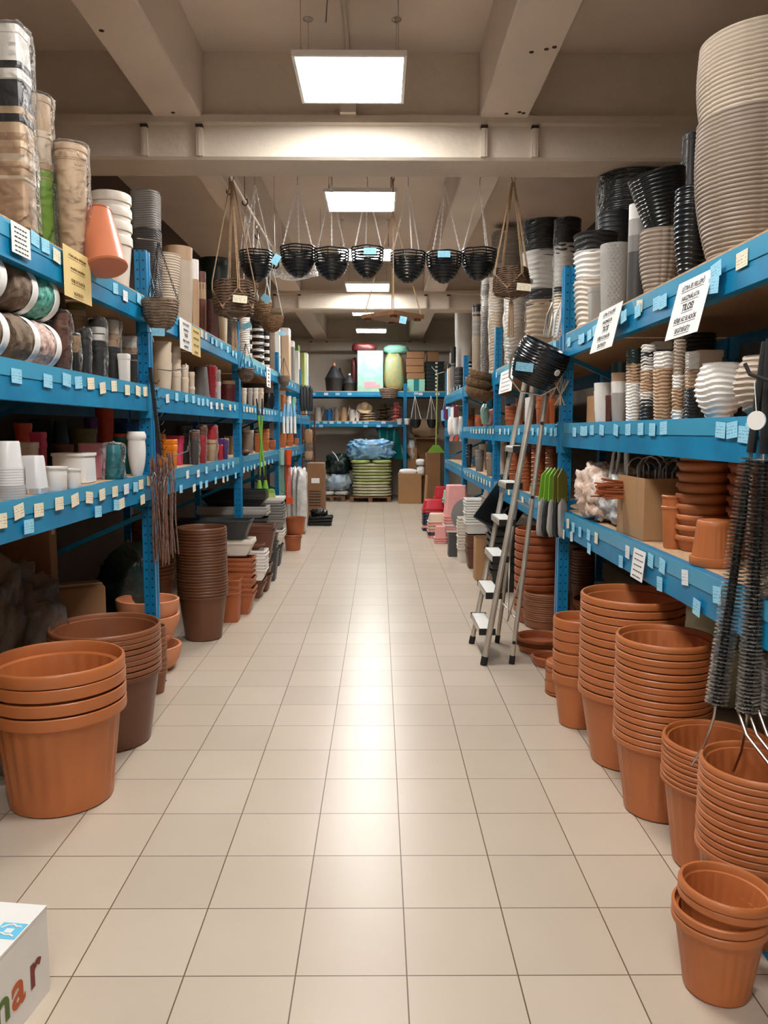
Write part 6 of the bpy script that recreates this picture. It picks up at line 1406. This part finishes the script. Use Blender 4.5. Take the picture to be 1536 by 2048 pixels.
b.lathe([(0, .0), (.13, .005), (.14, .02)], 24, sy=.7); b.build('basket_body', 'wicker', t)
for i, u in enumerate((832, 864, 893)):
    p = P(u, 839, 16.28); r = .112
    t = thing('hanging_pot', f'{["left", "middle", "right"][i]} of three black half-round pots hanging below the back rack', 'hanging pot', (p.x, 16.28, p.z), 0, 'black half-round pots below the back rack'); b = MB()
    b.lathe([(0, -.18), (r*.5, -.165), (r*.85, -.1), (r, 0), (r-.008, 0), (0, -.15)], 28); b.build('half_round_bowl', 'black', t)
    zt_ = P(u, 791, 16.28).z-p.z
    for s in (-1, 0, 1): b = MB(); b.tube([(s*r*.95, r*.9*(s == 0), 0), (-.02, .115, zt_)], .004, 5); b.build('white_hanger', 'plastic_white', t)
o = blob('burlap_sack', .3, .2, .2, (P(850, 820, 17).x, 17.0, 1.70), 'tan', 60, .25); o.location.z = 1.5
tag(o, 'pale brown bundle behind the hanging black half pots', 'bundle')
b = MB(); b.box(-.32, .32, -.2, .2, -.02, 0); tag(b.build('wooden_shelf', 'board', None, (P(850, 820, 17).x, 17.1, 1.30), smooth=False), 'small board carrying the pale brown bundle', 'shelf')
b = MB(); b.box(-.3, -.26, -.2, .2, -1.3+.0, -.02); b.box(.26, .3, -.2, .2, -1.3, -.02); tag(b.build('board_support', 'wood', None, (P(850, 820, 17).x, 17.1, 1.30), smooth=False), 'two uprights supporting the small board at the back', 'support')
o = blob('mesh_bag', .12, .15, .28, (P(823, 880, 16.4).x, 16.75, .75+.3), 'bag_dark', 70, .3); o.data.materials[0] = M('bag_clear'); o.location.z = .97; tag(o, 'shiny clear netted bag above the upright cardboard box', 'bag')
# tags on the back beams
def btags(lst, where, zc, h_=.05, w_=.085):
    for i, (u, v, c) in enumerate(lst):
        p = P(u, v, YB-.006); o = obj('price_tag', tagmesh(c, w_, h_), None, (p.x, YB-.004-.001*(i % 3), p.z), (0, 0, PI/2)); tag(o, f'{CN[c]} price tag, {ordw(i)} from left on {where}', 'price tag', f'price tags on {where}')
btags([(627, 788, 'b'), (652, 788, 'w'), (675, 788, 'b'), (699, 788, 'b'), (832, 787, 'b'), (841, 788, 'w'), (875, 788, 'c')], 'back rack top beam', 0)
btags([(u, 845, 'w' if i % 3 == 0 else 'b') for i, u in enumerate((616, 635, 650, 663, 678, 694, 709, 720, 733, 767))], 'back rack middle beam', 0)
btags([(u, 852, 'b') for u in (628, 642, 731, 757, 781)], 'bottom edge of back rack middle beam', 0)
# left far: flat carton, white hanging bags, black trays
t = carton('cardboard_box', -1.02, 12.75, 0, .27, .5, .93, 'card_dark', 'tall flat cardboard box with white label, far left of aisle')
b = MB(); b.box(-.06, .07, -.2545, -.2505, .62, .70); b.build('white_label', 'paper', t, smooth=False)
b = MB()
for k in range(6): b.box(-.1, .09, -.2545, -.2505, .26+k*.045, .272+k*.045)
b.build('printed_lines', 'ink', t, smooth=False)
for i in range(3):
    o = blob('white_bag_roll', .075, .12, .455, (-1.25+.08*i, 11.3-.1*i, .46), 'bag_clear', i+80, .14, 4, 4, 36); tag(o, f'{["left", "middle", "right"][i]} upright milky plastic-wrapped roll beside the tall flat box', 'roll', 'milky plastic-wrapped rolls')
for i in range(3):
    o = obj('seed_tray', rect_mesh(.38, .3, .05, 'black', .85, .01) if i == 0 else o.data, None, (-.92+.01*i, 12.1, .045*i), (0, 0, .05*i)); tag(o, f'{["bottom", "middle", "top"][i]} black tray in the small pile on the floor, far left', 'tray', 'black trays on the floor far left')
o = blob('plastic_bag', .13, .1, .06, (-.93, 12.1, .19), 'black', 88, .4, 4, 2.3); tag(o, 'black crumpled straps piled in the black trays', 'straps')
# right far goods hung at the third and fourth right posts
for i in range(8):
    p = onx(897+i*2.6, 800+(i % 3)*10, 1.05); b = MB(); b.box(-.004, .004, -.07, .07, -.11, .05); o = b.build('hanging_pack', ['lightblue', 'purple', 'white', 'wine'][i % 4], None, (1.0+.015*(i % 3), 12.4-.55*i*.5, 1.72+.02*(i % 3)), (0, 0, .3), smooth=False)
    tag(o, article(f'{["light blue", "purple", "white", "wine red"][i%4]} carded pack, {ordw(i)} from far end, hung right rack'), 'package', 'carded packs hung on the right rack')
for i in range(3):
    o = blob('white_glove', .05, .05, .13, (1.02+.05*i, 11.2-.2*i, 1.52), 'white', 90+i, .15); tag(o, f'{ordw(i)} of three white cotton bundles hanging on the right rack', 'glove', 'white cotton bundles on the right rack')
for i in range(4):
    b = MB(); b.box(-.02, .02, -.03, .03, 0, .09); o = b.build('cleaning_sponge', ['rose', 'redorange', 'orange', 'lightblue'][i], None, (1.02+.05*min(i, 2), 11.2-.2*min(i, 2)-.03*(i == 3), 1.44-.13), (0, .2, 0), smooth=False); tag(o, f'{["pink", "orange-red", "orange", "light blue"][i]} sponge hanging under the white cotton bundles', 'sponge')
# wire grid fixture with plastic film
p = P(590, 520, 8.9)
t = thing('wire_shelf', 'white wire shelf with clear film hanging behind the black baskets', 'wire shelf', (p.x, 8.9, p.z), 0)
b = MB()
for k in range(12): b.box(-.3, .3, -.35+.06*k, -.34+.06*k, 0, .012)
b.build('wire_grid', 'plastic_white', t, smooth=False)
b = MB(); b.box(-.3, -.285, -.35, .33, .012, .03); b.box(.285, .3, -.35, .33, .012, .03); b.build('side_rail', 'plastic_white', t, smooth=False)
o = blob('film_bag', .26, .28, .09, (0, 0, -.1), 'film_haze', 5, .3, 4, 2.5, 30, parent=t)
for s in (-.28, .28): b = MB(); b.tube([(s, 0, .03), (s, 0, ZC-p.z)], .003, 5); b.build('wire', 'steel', t)

b = MB(); b.tube([(1.02, 10.3, 1.78), (1.02, 12.9, 1.78)], .006, 6)
for y in (10.4, 13.2-.35): b.tube([(1.02, y, 1.78), (1.13, y, 1.78)], .005, 6)
tag(b.build('peg_bar', 'steel'), 'thin steel bar carrying carded packs along the far right rack', 'rail')
b = MB(); p = onx(1512, 841, 1.03); q = onx(1500, 742, 1.035); b.tube([p+Vector((0, 0, .02)), q+Vector((.004, -.02, -.03))], .0012, 4); tag(b.build('label_string', 'paper'), 'thin string holding the round white card label', 'string')
